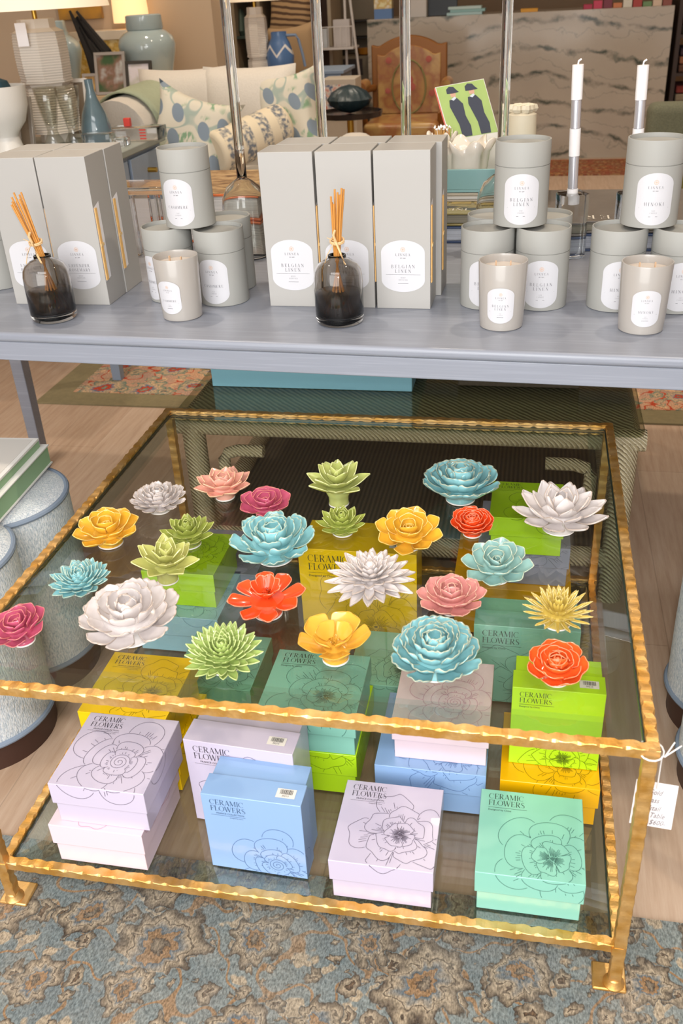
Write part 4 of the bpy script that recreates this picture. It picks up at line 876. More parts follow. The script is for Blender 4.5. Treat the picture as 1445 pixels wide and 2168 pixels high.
one('dark_box', bx(p0.x, p1.x, 0, .24, 0, .06), pm('dark_woven_box', '4c4334', .8, var=.3, vs=120, bump=.4), (0, p0.y+.01, RZ+.005), 'dark brown woven box on the rope coffee table, right of the blue box', 'box', bev=.002)

# ------------------------------------------------------------------ ottomans
tweed = (lambda g: (lambda a, b, n: (g.set(Base_Color=g.mix(g.math('MULTIPLY', a.outputs[0], 1.), g.ramp(n, [(.3, '9fabb6'), (.7, 'd6dadc')]).outputs[0], g.ramp(b, [(.35, '8c9cab'), (.5, 'c6cbd0'), (.7, 'ece9e6')]).outputs[0]), Roughness=.95, Sheen_Weight=.2), g.bump(b.outputs[0], .5, .003), g.m)[2])
     (g.n('TexNoise', Vector=g.obj((60, 60, 500)), Scale=1.2, Detail=2.), g.n('TexNoise', Vector=g.obj((330, 330, 90)), Scale=1.2, Detail=2.), g.n('TexNoise', Vector=g.obj((1, 1, 1)), Scale=280., Detail=2.)))(G('grey_blue_tweed'))
piping = pm('slate_piping', '7d8a9c', .8); plinth_m = pm('dark_walnut', '3c241c', .45)
def clover(cx, cy, d, r, n=26):
    """outline of four overlapping lobes"""
    P_ = []
    for q, (sx, sy) in enumerate(((1, -1), (1, 1), (-1, 1), (-1, -1))):
        lx, ly = cx+sx*d, cy+sy*d; ov = math.asin(min(1, d/r)); mid = math.atan2(sy, sx); half = math.pi-(PI/4+math.acos(min(1, d/r))) if d < r else PI*.75
        half = PI*.75-(math.acos(min(1, d/r)))
        for i in range(n+1):
            a = mid-half+2*half*i/n; P_.append((lx+r*math.cos(a), ly+r*math.sin(a)))
    return P_
def ottoman(label, cx, cy, d, r, h, rz=0.):
    t = thing('ottoman', (cx, cy, 0), label, 'ottoman', rz=rz)
    P_ = clover(0, 0, d, r); n = len(P_); m = MB(); prof = [(1., .058), (1.0, .07), (1.006, .2), (1.0, h-.012), (.985, h)]
    vs = [(x*k, y*k, z) for x, y in P_ for k, z in prof]; q = len(prof)
    for k, z in ((.9, h+.006), (.5, h+.012), (.05, h+.013)): pass
    fs = [(i*q+j, ((i+1) % n)*q+j, ((i+1) % n)*q+j+1, i*q+j+1) for i in range(n) for j in range(q-1)]
    m.add(vs, fs); put('upholstery', m, tweed, t, auto=60)
    m = MB(); K = [(.985, h), (.93, h+.007), (.7, h+.012), (.35, h+.014), (.02, h+.014)]; q = len(K)
    m.add([(x*k, y*k, z) for x, y in P_ for k, z in K], [(i*q+j, ((i+1) % n)*q+j, ((i+1) % n)*q+j+1, i*q+j+1) for i in range(n) for j in range(q-1)]); put('top_cushion', m, tweed, t, auto=60)
    for k, z in ((.992, h-.002), (1.003, .062)): put('piping', MB().tube([(x*k, y*k, z) for x, y in P_+P_[:1]], .0055, 8), piping, t)
    m = MB(); m.prism([(x*.975, y*.975) for x, y in P_], 0, .058); put('plinth', m, plinth_m, t, auto=30)
    return t
ottoman('grey-blue tweed clover-shaped ottoman at the left, with dark wood base and slate piping', -1.275, .475, .108, .130, .405)
ottoman('grey tweed clover-shaped ottoman cut off by the right edge of the photo', .325, .52, .09, .115, .405)
gb = thing('game_box', (0, 0, 0), 'white and green lidded box lying on the left ottoman', 'box')
q0 = at(80, 926, .482); q1 = at(-6, 1016, .482); q2 = at(0, 925, .482)
ax = Vector((q0.x, q0.y, 0)); ey_ = (Vector((q1.x, q1.y, 0))-ax).normalized(); ex_ = Vector((ey_.y, -ey_.x, 0))
if ex_.x > 0: ex_ = -ex_
gb.location = (ax.x, ax.y, .4195)
gb.rotation_euler = (0, 0, math.atan2(-ex_.y, -ex_.x)); Lb, Wb = .3, .3
wc = pm('white_card', 'e4e2de', .5); gc = pm('sage_green_cloth', '8fb08a', .7); gin = pm('pale_lining', 'd2cec8', .6)
put('lower_shell', MB().box(-Lb, .013, -Wb, .013, 0, .003).box(-Lb, .013, -Wb, .013, .0385, .0415), wc, gb, bev=.0006)
put('green_side', MB().box(-Lb+.002, .010, -Wb+.002, .010, .003, .0385), gc, gb)
put('lid', MB().box(-Lb, .0, -Wb, .0, .0415, .056), gc, gb); put('lid_edge', MB().box(-Lb-.001, .001, -Wb-.001, .001, .056, .0605), wc, gb, bev=.0006)
put('lid_panel', MB().box(-Lb+.01, -.008, -Wb+.01, -.008, .0605, .0612), gin, gb)
# price tag
p = aty(1385, 1755, -.012)
pt_ = thing('price_tag', (0, 0, 0), 'white handwritten price tag hanging by a string from the gold table corner', 'tag')
tp = aty(1392, 1618, -.012); c4 = [aty(1347, 1650, .022), aty(1436, 1665, .028), aty(1420, 1757, .028), aty(1331, 1742, .022)]
lx_ = -.0005
cc0 = [Vector((v.x, .022+.006*k, v.z)) for v, k in zip(c4, (0, 1, 1, 0))]
m = MB(); m.add([tuple(v) for v in cc0]+[tuple(v+Vector((0, .0006, 0))) for v in cc0], [(3, 2, 1, 0), (4, 5, 6, 7), (0, 1, 5, 4), (1, 2, 6, 5), (2, 3, 7, 6), (3, 0, 4, 7)])
cardp = put('card', m, pm('tag_white', 'f4eff0', .6), pt_, smooth=False)
ex, ey = cc0[2]-cc0[3], cc0[0]-cc0[3]
T = MB(); fT = lambda a, b: tuple(cc0[3]+ex*a+ey*b+Vector((0, -.0007, 0)))
for s, a, b in (('Gold', .3, .74), ('Glass', .24, .56), ('Cocktail', .1, .38), ('Table', .42, .22), ('$600-', .44, .06)):
    T.quads([[(a+x*15, b+y*15) for x, y in q] for q in plain(s, .0078, 0, 0, shear=.35)], fT)
put('handwriting', T, pm('pencil_grey', '8a8488', .6), cardp, smooth=False)
hx = (cc0[0]+cc0[1])/2
m = MB(); lx_, ly_ = -.009, .009; zz_ = tp.z
m.tube([(lx_+.0115*math.cos(a*.45)*1.25, ly_+.0135*math.sin(a*.45)*1.1, zz_+.002*math.sin(a*.45)) for a in range(15)], .0011, 6)
m.tube([(lx_+.0145, ly_-.008, zz_), (lx_+.0145, .016, zz_-.012), (hx.x, .024, hx.z+.004), (hx.x, .0235, hx.z-.008)], .001, 6); m.tube([(lx_+.0145, ly_-.008, zz_), (lx_+.022, ly_-.01, zz_+.025)], .0009, 6)
m.tube([(lx_+.0145, ly_-.008, zz_), (lx_+.030, ly_-.01, zz_+.021)], .0009, 6)
put('string', m, pm('white_string', 'e8e4e2', .7), pt_)

# ------------------------------------------------------------------ side table at the left with its things
bl = pm('slate_blue_paint', '8796aa', .5, var=.06, vs=20)
st = thing('side_table', (0, 0, 0), 'slate blue side table with drawers and brass knob, left of the sofa', 'table')
X0, X1, Y0, Y1, Z1 = -2.32, -1.6, 2.1, 2.82, .76
put('tabletop', bx(X0, X1, Y0, Y1, Z1-.025, Z1), pm('slate_top', '8f958f', .4), st, bev=.004)
put('case', bx(X0+.02, X1-.02, Y0+.02, Y1-.02, Z1-.17, Z1-.0255), bl, st, bev=.002)
for y0, y1 in ((Y0+.05, Y0+.34), (Y0+.37, Y1-.05)):
    d_ = put('drawer', bx(X1-.0195, X1-.008, y0, y1, Z1-.155, Z1-.04), bl, st, bev=.002)
    put('knob', MB().tube([(X1-.008, (y0+y1)/2, Z1-.1), (X1+.008, (y0+y1)/2, Z1-.1), (X1+.010, (y0+y1)/2, Z1-.1), (X1+.026, (y0+y1)/2, Z1-.1)], .009, 14), pm('brass', 'c09a48', .3, metal=1), d_)
for x in (X0+.045, X1-.045):
    for y in (Y0+.045, Y1-.045):
        m = MB(); a, b = .024, .016; f_ = .0095 if x > -1.9 else 0; m.add([(x-b, y-b, f_), (x+b, y-b, f_), (x+b, y+b, f_), (x-b, y+b, f_), (x-a, y-a, Z1-.17), (x+a, y-a, Z1-.17), (x+a, y+a, Z1-.17), (x-a, y+a, Z1-.17)], [(0, 3, 2, 1), (4, 5, 6, 7), (0, 1, 5, 4), (1, 2, 6, 5), (2, 3, 7, 6), (3, 0, 4, 7)])
        put('leg', m, bl, st)
ribbed = pm('ribbed_white_ceramic', 'd8cfc4', .5)
shade_m = (lambda g: (g.set(Base_Color=S('eee2cf'), Roughness=.9, Transmission_Weight=0., Emission_Color=S('ffdcae'), Emission_Strength=.35), g.m)[1])(G('lit_linen_shade'))
def lamp(label, x, y, z, s, hb, rsh, hsh, lampz=True, tagc=True, e=5):
    t = thing('table_lamp', (x, y, z), label, 'lamp')
    def hexr(m, r0, z0, z1, n=12, k=.004):
        pr = []; N = int((z1-z0)/.0085)
        for i in range(N+1):
            q = z0+(z1-z0)*i/N; w = math.sin(PI*i/N)**.35 if 0 < i < N else .88; w = .9+.1*w
            pr += [(r0*w, q), (r0*w-.0022, q+(z1-z0)/N*.45), (r0*w, q+(z1-z0)/N*.9)] if i < N else [(r0*w, q)]
        m.lathe(pr, 8)
    m = MB(); m.lathe([(s*.62, 0), (s*.62, .03), (s*.8, .035)], 8); hexr(m, s, .035, hb*.47); m.lathe([(s*.8, hb*.47), (s*.86, hb*.5)], 8); hexr(m, s, hb*.5, hb*.90); m.lathe([(s*.94, hb*.9), (s*.7, hb*.93), (s*.68, hb), (.0001, hb)], 8)
    put('ribbed_body', m, ribbed, t, rot=.39, auto=20)
    put('neck', MB().tube([(0, 0, hb), (0, 0, hb+.05), (0, 0, hb+.12)], .009, 10), pm('brass', 'c09a48'), t)
    put('shade', MB().lathe([(rsh, hb+.03), (rsh*.82, hb+.03+hsh), (rsh*.81, hb+.03+hsh), (rsh*.99, hb+.031)], 48), shade_m, t)
    l = bpy.data.lights.new('bulb', 'POINT'); l.energy = e; l.color = (1, .72, .42); l.shadow_soft_size = .03
    o = bpy.data.objects.new('bulb', l); COL.objects.link(o); o.parent = t; o.location = (0, 0, hb+.17)
    if tagc:
        g_ = put('hanging_tag', bx(-.03, .012, -s-.006, -s-.005, hb*.8, hb*.98), pm('tag_white', 'f4eff0'), t)
    return t
lx1 = aty(78, 60, 2.68)
lamp('big white ribbed ceramic table lamp at the top left with hanging tag', lx1.x, 2.68, .7605, .098, .415, .27, .26)
fb = at(20, 312, .76)
t = thing('footed_bowl', (aty(4, 240, 2.36).x, 2.36, .7605), 'white footed bowl at the left edge, dark blue ball inside', 'bowl')
put('bowl', MB().lathe([(.058, 0), (.05, .03), (.04, .062), (.045, .075), (.075, .11), (.092, .16), (.096, .225), (.092, .225), (.087, .16), (.07, .115), (.0001, .09)], 48), pm('matte_white_ceramic', 'dcd8d2', .4), t)
one('yarn_ball', MB().lathe([(.0001, -.06), (.04, -.045), (.06, 0), (.04, .045), (.0001, .06)], 20, lobes=lambda a: 1+.06*math.sin(9*a)), pm('dark_teal_moss', '1f3a44', .95, bump=1, bs=60), (aty(4, 240, 2.36).x, 2.36, .955), 'dark blue textured ball in the white footed bowl', 'ball')
def goblet(label, u, v, y, r, h):
    p = aty(u, v, y); t = one('glass_hurricane', MB().lathe([(r*.75, 0), (r*.8, .006), (r*.85, h*.1), (r*.5, h*.24), (r*.42, h*.3), (r*.55, h*.42), (r*.85, h*.75), (r*1., h), (r*.92, h), (r*.77, h*.75), (r*.45, h*.42), (.0001, h*.34)], 32), sheet_glass('thin_glass_'+str(u), 'eeeeea', 1.8), (p.x, y, .7605), label, 'vase', 'clear glass hurricane vases', auto=0)
goblet('clear glass hurricane vase, left of two beside the ribbed lamp', 106, 250, 2.5, .043, .205)
goblet('clear glass hurricane vase, right of two beside the ribbed lamp', 151, 250, 2.5, .044, .205)
p = aty(200, 250, 2.62)
one('teal_bottle', MB().lathe([(.05, 0), (.056, .01), (.056, .05), (.044, .1), (.022, .15), (.015, .18), (.016, .215), (.012, .215), (.011, .18), (.0001, .17)], 40), pm('teal_glaze', '5c7079', .12, coat=.5, var=.35, vs=14), (p.x, 2.62, .7605), 'speckled teal bottle vase beside the glass hurricanes', 'vase')
t = thing('acrylic_box_set', (aty(290, 280, 2.68).x, 2.68, .7605), 'clear acrylic box set with red pieces near the side table corner', 'box')
put('tray', bx(-.10, .10, -.05, .05, 0, .045), acr, t, bev=.003, auto=0)
for i in range(4): put('red_inlay', bx(.03, .055, -.0515, -.0505, .006+i*.010, .011+i*.010), pm('red_plastic', 'c8382a', .4), t)
put('red_piece', bx(-.045, -.02, -.01, .01, .0455, .075), pm('red_plastic', 'c8382a', .4), t, bev=.002)
for (lb, u0, u1, yy, hh) in (('clear acrylic block with blue-grey base by the teal bottle', 172, 232, 2.5, .045), ('small clear acrylic tray at the side table edge', 236, 262, 2.5, .03)):
    a, b = aty(u0, 295, yy), aty(u1, 295, yy); one('acrylic_block', bx(a.x, b.x, 0, .06, 0, hh), acr, (0, yy, .7605), lb, 'block', bev=.003, auto=0)
def frame(label, u0, u1, v0, yy, zb, mat, pic, d=.03, lean=.2):
    a, b = aty(u0, v0, yy), aty(u1, v0, yy); w = b.x-a.x; h = (a.z-zb)/math.cos(lean)
    t = thing('picture_frame', ((a.x+b.x)/2, yy-.03, zb), label, 'frame', rot=(-lean, 0, 0)); w /= 2
    m = MB(); k = .014; m.box(-w, w, -.008, .008, 0, k).box(-w, w, -.008, .008, h-k, h).box(-w, -w+k, -.008, .008, k, h-k).box(w-k, w, -.008, .008, k, h-k)
    put('moulding', m, mat, t, bev=.001); put('photo', bx(-w+k, w-k, -.002, .002, k, h-k), pic, t)
    return t
photo = lambda n, c1, c2, c3, s=8.: (lambda g: (g.set(Base_Color=g.ramp(g.n('TexNoise', Vector=g.obj(), Scale=s, Detail=3.), [(.38, c1), (.5, c2), (.62, c3)]), Roughness=.3), g.m)[1])(G(n))
silver = pm('silver_frame', 'b8b0a8', .3, metal=.6)
frame('white framed picture leaning on the side table behind the hurricanes', 137, 180, 168, 2.785, .7605, pm('white_frame', 'e4ddd4', .5), pm('taupe_mat', '8d7c68', .7))
frame('narrow silver frame standing at the left behind the footed bowl', 28, 62, 205, 2.5, .7605, silver, pm('taupe_mat', '8d7c68', .7))
# console behind with jars
c2 = thing('console_table', (0, 0, 0), 'pale console table behind the sofa carrying the ginger jars', 'table')
cz = .80; put('tabletop', bx(-3.4, -1.66, 3.9, 4.35, cz-.03, cz), pm('pale_oak', 'c8ad88', .5), c2, bev=.003)
for x in (-3.36, -1.74):
    for y in (3.93, 4.28): put('leg', bx(x, x+.045, y, y+.045, .0095 if x > -2 else 0, cz-.0305), pm('pale_oak', 'c8ad88', .5), c2)
celadon = pm('celadon_glaze', 'a5b4b5', .14, coat=.6)
def jar(label, u, v_top, yy, R, zb, lidr=.62):
    p = aty(u, v_top, yy); h = p.z-zb
    t = thing('ginger_jar', (p.x, yy, zb), label, 'jar', 'pale blue ginger jars')
    put('body', MB().lathe([(R*.62, 0), (R*.66, .004), (R*.76, h*.15), (R*.97, h*.5), (R, h*.6), (R*.93, h*.7), (R*.74, h*.77), (R*.6, h*.80), (R*.6, h*.84)], 56), celadon, t)
    put('lid', MB().lathe([(R*lidr, h*.80), (R*lidr*1.04, h*.82), (R*lidr, h*.985), (R*lidr*.92, h), (.0001, h*1.0)], 56), celadon, t)
jar('pale blue ginger jar standing clear of the lamp, behind the sofa arm', 302, 30, 4.16, .145, cz+.0005)
jar('pale blue ginger jar half hidden by the ribbed lamp', 105, 44, 4.16, .137, cz+.0005, .55)
p = aty(165, 100, 4.0); m = MB(); rn = random.Random(5)
bm_pts = [(0, 0, 0), (-.02, 0, .1), (-.05, .0, .2), (-.085, 0, .3), (-.1, 0, .36)]
for k in range(16):
    o_ = (rn.uniform(-.05, .05), rn.uniform(-.03, .03)); e_ = .2+.18*rn.random()
    m.tube([(o_[0]*1.3+.02, o_[1], 0), (o_[0]-.03*e_/.3, o_[1], e_*.5), (o_[0]*.35-.13*(e_/.36), o_[1]*.3, e_)], .038, 7, .006)
one('driftwood_sculpture', m, pm('black_driftwood', '1f1b18', .9, bump=1, bs=30), (p.x+.13, 4.02, cz+.008), 'black jagged driftwood sculpture between the two ginger jars', 'sculpture')
frame('photo frame of a woman outdoors, in front of the ginger jar', 197, 262, 112, 3.95, cz+.0005, silver, photo('photo_woman', '3e5a34', '8a6a58', 'c8ccc8', 9.))
frame('small frame with white picture, in front of the ginger jar', 265, 320, 130, 3.93, cz+.0005, pm('dark_silver_frame', '4a4640', .4, metal=.5), photo('photo_flower', '9aa070', 'e4dce0', 'e4dce0', 5.))
frame('little dark frame below the driftwood sculpture', 176, 208, 156, 3.98, cz+.0005, silver, photo('photo_portrait', '2c2420', 'c8a060', '6c4a38', 9.))
# picture and second lamp behind
bt = thing('yellow_cabinet', (0, 0, 0), 'yellow patterned cabinet with white top by the beige wall', 'cabinet')
ylw = photo('yellow_pattern', 'd8b868', 'c49a3c', 'e4cc8c', 26.)
a = aty(165, 66, 4.5); b = aty(252, 66, 4.5)
put('top', bx(a.x, b.x+.2, 4.38, 4.595, a.z-.045, a.z), pm('white_top', 'dccdb8', .5), bt, bev=.003); put('body', bx(a.x+.01, b.x+.19, 4.39, 4.59, 0, a.z-.0455), ylw, bt)
za = a.z
p = aty(275, 30, 4.48); t = thing('glowing_lamp', (p.x, 4.49, za+.0005), 'small lamp with big glowing drum shade, above the ginger jar', 'lamp')
put('base', MB().lathe([(.03, 0), (.035, .01), (.012, .03), (.010, .06)], 20), ylw, t); put('shade', MB().lathe([(.096, .03), (.085, .32), (.084, .32), (.095, .031)], 40), emis('glowing_shade', 'ffd69a', .95), t)
a = aty(168, 50, 4.55); a2 = aty(208, 0, 4.55)
one('wall_art', bx(a.x-.12, a2.x, 0, .03, 0, .5), photo('amber_art', 'c8902c', '8a6a3a', 'e0b04c', 3.), (0, 4.56, a.z+.02), 'amber abstract picture on the beige wall behind the ginger jars', 'picture', bev=.002)

# ------------------------------------------------------------------ sofa
cream = (lambda g: (lambda n: (g.set(Base_Color=g.mix(n.outputs[0], 'c4bcb2', 'd3cbc0'), Roughness=.9, Sheen_Weight=.2), g.bump(n.outputs[0], .3, .003), g.m)[2])(g.n('TexNoise', Vector=g.obj(), Scale=150., Detail=3.)))(G('cream_linen'))
def cushion(w, h, d, n=16, pinch=.12, wob=0.):
    m = MB()
    def F(sgn):
        def f(u, v):
            x, y = u*2-1, v*2-1; k = max(0, (1-x**4)*(1-y**4))**.45; pl = 1-pinch*(1-x*x*0)*((1-abs(y)**2)*abs(x)**4*.5)-0
            ex = x*w/2*(1-pinch*(1-y*y)*abs(x)**2); ey = y*h/2*(1-pinch*(1-x*x)*abs(y)**2); return (ex, sgn*d/2*k, ey)
        return f
    m.hull_grid(F(-1), n, n); m.hull_grid(F(1), n, n); o = n*n
    m.f = m.f[:len(m.f)//2]+[f[::-1] for f in m.f[len(m.f)//2:]]; return m
sf_ = thing('sofa', (0, 0, 0), 'cream linen sofa with rounded arms behind the side table', 'sofa')
SX0, SX1, SY0, SY1 = -2.02, -1.02, 2.95, 3.72
def rbox(x0, x1, y0, y1, z0, z1, nm, b=.05): return put(nm, bx(x0, x1, y0, y1, z0, z1), cream, sf_, bev=b, seg=5)
rbox(SX0, SX1, SY0+.05, SY1, .12, .42, 'seat_base', .03); rbox(SX0+.16, SX1-.1, SY0, SY1-.2, .42, .56, 'seat_cushion', .05)
put('left_arm', MB().tube([(SX0+.16, SY0+.0, .735), (SX0+.16, SY0+.3, .745), (SX0+.17, SY1-.1, .78)], .135, 24), cream, sf_, sub=0); rbox(SX0+.04, SX0+.28, SY0+.01, SY1-.05, .12, .74, 'arm_panel', .03)
rbox(SX0+.1, SX1-.14, SY1-.2, SY1, .42, .82, 'back', .09)
rbox(SX1-.06, SX1+.12, SY0+.1, SY1-.05, .12, .64, 'right_arm', .07)
for i, (x, w_) in enumerate(((-1.73, .42), (-1.42, .42))):
    put('back_cushion', cushion(w_, .5, .2, 18, .05), cream, sf_, loc=(x, SY1-.3-.02*i, .70), rot=(-.18, 0, 0), auto=0)
for x in (SX0+.06, SX1-.06):
    for y in (SY0+.1, SY1-.06): put('foot', MB().lathe([(.02, .0095), (.028, .12)], 16, x, y), plinth_m, sf_)
th = MB(); 
def thr(u, v): a = PI*(-.05+1.0*u); return (SX0+.16-.142*math.cos(a)-.0, SY0+.10+.38*v, .745+.142*math.sin(a)+.012*v)
th.hull_grid(thr, 20, 8); o = one('throw', th, pm('sage_throw', '9ea58c', .95, var=.12, vs=60, bump=.5), (0, 0, 0), 'sage green throw draped over the left arm of the sofa', 'throw')
so = o.modifiers.new('t', 'SOLIDIFY'); so.thickness = .008; so.offset = 1
def fabric_leaves():
    g = G('leaf_print_fabric'); sx = g.n('SeparateXYZ'); g.put(sx.inputs[0], g.obj()); v = g.n('CombineXYZ', X=sx.outputs[0], Y=g.math('MULTIPLY_ADD', sx.outputs[0], .35, g.math('MULTIPLY', sx.outputs[2], .8))).outputs[0]
    vo = g.n('TexVoronoi', {'voronoi_dimensions': '2D'}, Vector=v, Scale=11.5, Randomness=.75); sel = g.n('SeparateColor', Color=vo.outputs['Color'])
    ins = g.ramp(vo.outputs['Distance'], [(.29, 1.), (.31, 0.)]); on = g.math('GREATER_THAN', sel.outputs[0], .3)
    n3 = g.n('TexNoise', Vector=g.obj((1, .2, .35)), Scale=60., Detail=3.); n2 = g.n('TexNoise', Vector=g.obj((1, .2, 1)), Scale=8., Detail=2.)
    c = g.mix(g.math('MULTIPLY', g.ramp(n2, [(.54, 0.), (.58, 1.)]).outputs[0], g.ramp(n3, [(.42, 0.), (.5, 1.)]).outputs[0]), 'c9c2b2', '7d9a7c')
    n4 = g.n('TexNoise', Vector=g.obj((1, .2, 1)), Scale=6., Detail=1.); st = g.ramp(g.math('ABSOLUTE', g.math('SUBTRACT', n4.outputs[0], .47)), [(0, 1.), (.006, 1.), (.012, 0.)])
    c = g.mix(st.outputs[0], c, '9aa69c'); c = g.mix(g.math('MULTIPLY', ins.outputs[0], on), c, '7a8794')
    g.set(Base_Color=c, Roughness=.9); return g.m
lp_ = fabric_leaves()
def pillow(label, u, v, yy, w, h, rz, tilt, rx=-.3):
    p = aty(u, v, yy); return tag(put('throw_pillow', cushion(w, h, .15, 18, .2), lp_, None, p, rot=(rx, tilt, rz), auto=0), label, 'pillow', 'leaf print throw pillows')
pillow('leaf print throw pillow at the left of the sofa, blue ovals and green leaves', 405, 290, 3.0, .36, .36, .1, .32)
pillow('leaf print throw pillow at the right, its two top corners sticking up', 612, 240, 3.35, .30, .36, -.1, -.14)
strm = (lambda g: (lambda w, n: (g.set(Base_Color=g.mix(g.math('MULTIPLY', g.ramp(w.outputs[1], [(.35, 0.), (.55, 1.)]).outputs[0], g.ramp(n, [(.4, 0.), (.6, 1.)]).outputs[0]), 'd2c4aa', '6b7078'), Roughness=.9), g.m)[1])(g.n('TexWave', {'bands_direction': 'X'}, Vector=g.obj(), Scale=3.6, Distortion=1.), g.n('TexNoise', Vector=g.obj(), Scale=60., Detail=4.)))(G('striped_leaf_fabric'))
a, b = aty(455, 325, 2.95), aty(600, 262, 3.2); L_ = (b-a).length; m = MB(); m.tube([(L_*i/12-L_/2, 0, 0) for i in range(13)], .085, 28)
o = one('bolster', m, strm, (a+b)/2, 'striped cream and grey bolster cushion between the two leaf print pillows', 'bolster', bev=.02, seg=3); o.rotation_mode = 'QUATERNION'; o.rotation_quaternion = (b-a).to_track_quat('X', 'Z')

# ------------------------------------------------------------------ marble counter and armchair
def marble():
    g = G('veined_marble'); v = g.obj((1, 1, 1)); nz = g.n('TexNoise', Vector=v, Scale=2.2, Detail=6., Roughness=.6)
    def veins(sc, th_, dist, off):
        dv = g.n('VectorMath', {'operation': 'MULTIPLY_ADD'}, i0=nz.outputs[1], i1=(dist, dist, dist), i2=v); sx = g.n('SeparateXYZ'); g.put(sx.inputs[0], dv.outputs[0])
        base = g.math('MULTIPLY_ADD', sx.outputs[2], sc, g.math('MULTIPLY_ADD', g.math('SINE', g.math('MULTIPLY_ADD', sx.outputs[0], 2.6, .9)), .45, off))
        fr = g.math('ABSOLUTE', g.math('SUBTRACT', g.math('FRACT', base), .5)); return g.ramp(fr, [(0, 1.), (th_*.3, .8), (th_, 0.)])
    v1, v2 = veins(5.5, .12, .3, .0), veins(8.5, .05, .5, .4); bk_ = g.ramp(g.n('TexNoise', Vector=v, Scale=9., Detail=5.), [(.36, 0.), (.6, 1.)])
    c = g.mix(nz.outputs[0], 'a2968a', 'bdb2a2'); c = g.mix(g.math('MULTIPLY', v1.outputs[0], bk_.outputs[0]), c, '454c44'); c = g.mix(g.math('MULTIPLY', v2.outputs[0], .5), c, '757a70')
    g.set(Base_Color=c, Roughness=.12); return g.m
CY = 6.7
a = aty(776, 40, CY); b = aty(1425, 40, CY)
mc = thing('counter', (a.x, CY, 0), 'tall veined marble counter across the back of the shop', 'counter'); mw = b.x-a.x; ch_ = .985
mm = marble(); put('front_slab', bx(0, mw, 0, .04, 0, ch_), mm, mc, bev=.002); put('left_return', bx(0, .04, .0405, .7, 0, ch_), mm, mc, bev=.002); put('right_return', bx(mw-.04, mw, .0405, .7, 0, ch_), mm, mc, bev=.002)
put('top_slab', bx(.04, mw-.04, .0405, .5, ch_-.04, ch_-.002), mm, mc, bev=.002)
q = at(1250, 352, 0); one('red_runner', bx(q.x-.55, 1.8, q.y-.35, 6.6, 0, .008), oriental('runner_wool', '9c5a3c', 'b88a5c', '8a3a28', '5a4a48', '5c3426', 8., 14., .1), (0, 0, 0), 'narrow red-brown oriental runner on the floor before the marble counter', 'rug')
gw = pm('gilded_walnut', '85531f', .4, metal=.3); tap = photo('tapestry', 'a67c42', '96603a', 'b48f56', 7.)
ay = 5.75; al, ar = aty(785, 100, ay), aty(946, 95, ay); at_ = aty(868, 74, ay); cxm = (al.x+ar.x)/2; hw_ = (ar.x-al.x)/2
ch = thing('armchair', (cxm, ay, 0), 'antique gilded armchair with tapestry back and seat', 'chair')
zt1, zt2, zb_ = al.z, at_.z, .42
def outl(k):
    P_ = [(-hw_*k, zb_+.06*(2-k)*0), (hw_*k, zb_)]; w = hw_*k
    for i in range(25):
        u = 1-2*i/24; s = abs(u); z = zt1+(zt2-zt1)*(math.cos(min(1, s/.78)*PI/2)**.8 if s < .78 else 0)+(.0 if s < .78 else .012*(s-.78)/.22); P_.append((u*w, z-(1-k)*.35))
    return P_
def vplate(P_, y0, y1): m = MB(); n = len(P_); m.add([(x, y0, z) for x, z in P_]+[(x, y1, z) for x, z in P_], [tuple(range(n)), tuple(range(n, 2*n))[::-1]]+[(i, n+i, n+(i+1) % n, (i+1) % n) for i in range(n)]); return m
put('back_frame', vplate(outl(1), 0, .05), gw, ch, smooth=False, bev=.008); bp = put('back_panel', vplate([(x, z+.04 if z == zb_ else z) for x, z in outl(.84)], -.014, .0), tap, ch, smooth=False, bev=.005)
m = MB(); m.tube([(.11*math.cos(i*.2618), -.016, (zt1+zb_)/2-.02+.16*math.sin(i*.2618)) for i in range(25)], .006, 6); put('oval_border', m, pm('tapestry_green', '7c7444', .8), bp)
for (x, z, r) in ((-.0, .66, .03), (.02, .62, .025), (-.13, .78, .02), (.13, .78, .02), (-.14, .6, .018), (.15, .58, .02), (.0, .5, .02)):
    m = MB(); m.lathe([(.0001, 0), (r, .002), (.0001, .004)], 10); m.v = [(x+p_[0], -.015-p_[2], z+p_[1]) for p_ in m.v]; put('woven_rose', m, pm('tapestry_rose', 'a8584c', .8), bp)
put('seat', bx(-hw_+.01, hw_-.01, -.48, -.005, .36, .46), tap, ch, bev=.03, seg=4); put('seat_rail', bx(-hw_, hw_, -.5, .0, .29, .36), gw, ch, bev=.01)
for s in (-1, 1):
    put('arm', MB().tube([(s*hw_*.95, 0, .62), (s*(hw_+.02), -.2, .63), (s*(hw_+.02), -.36, .61), (s*(hw_+.0), -.37, .5), (s*hw_*.95, -.33, .37)], .022, 12), gw, ch)
    put('arm_pad', MB().tube([(s*(hw_+.02), -.12, .655), (s*(hw_+.02), -.24, .66), (s*(hw_+.02), -.32, .65)], .032, 12), tap, ch)
    for y in (-.46, -.02): put('leg', MB().tube([(s*hw_*.92, y, .3), (s*hw_*.98, y-.01, .16), (s*hw_*.9, y, .0)], .026, 12, .016), gw, ch)
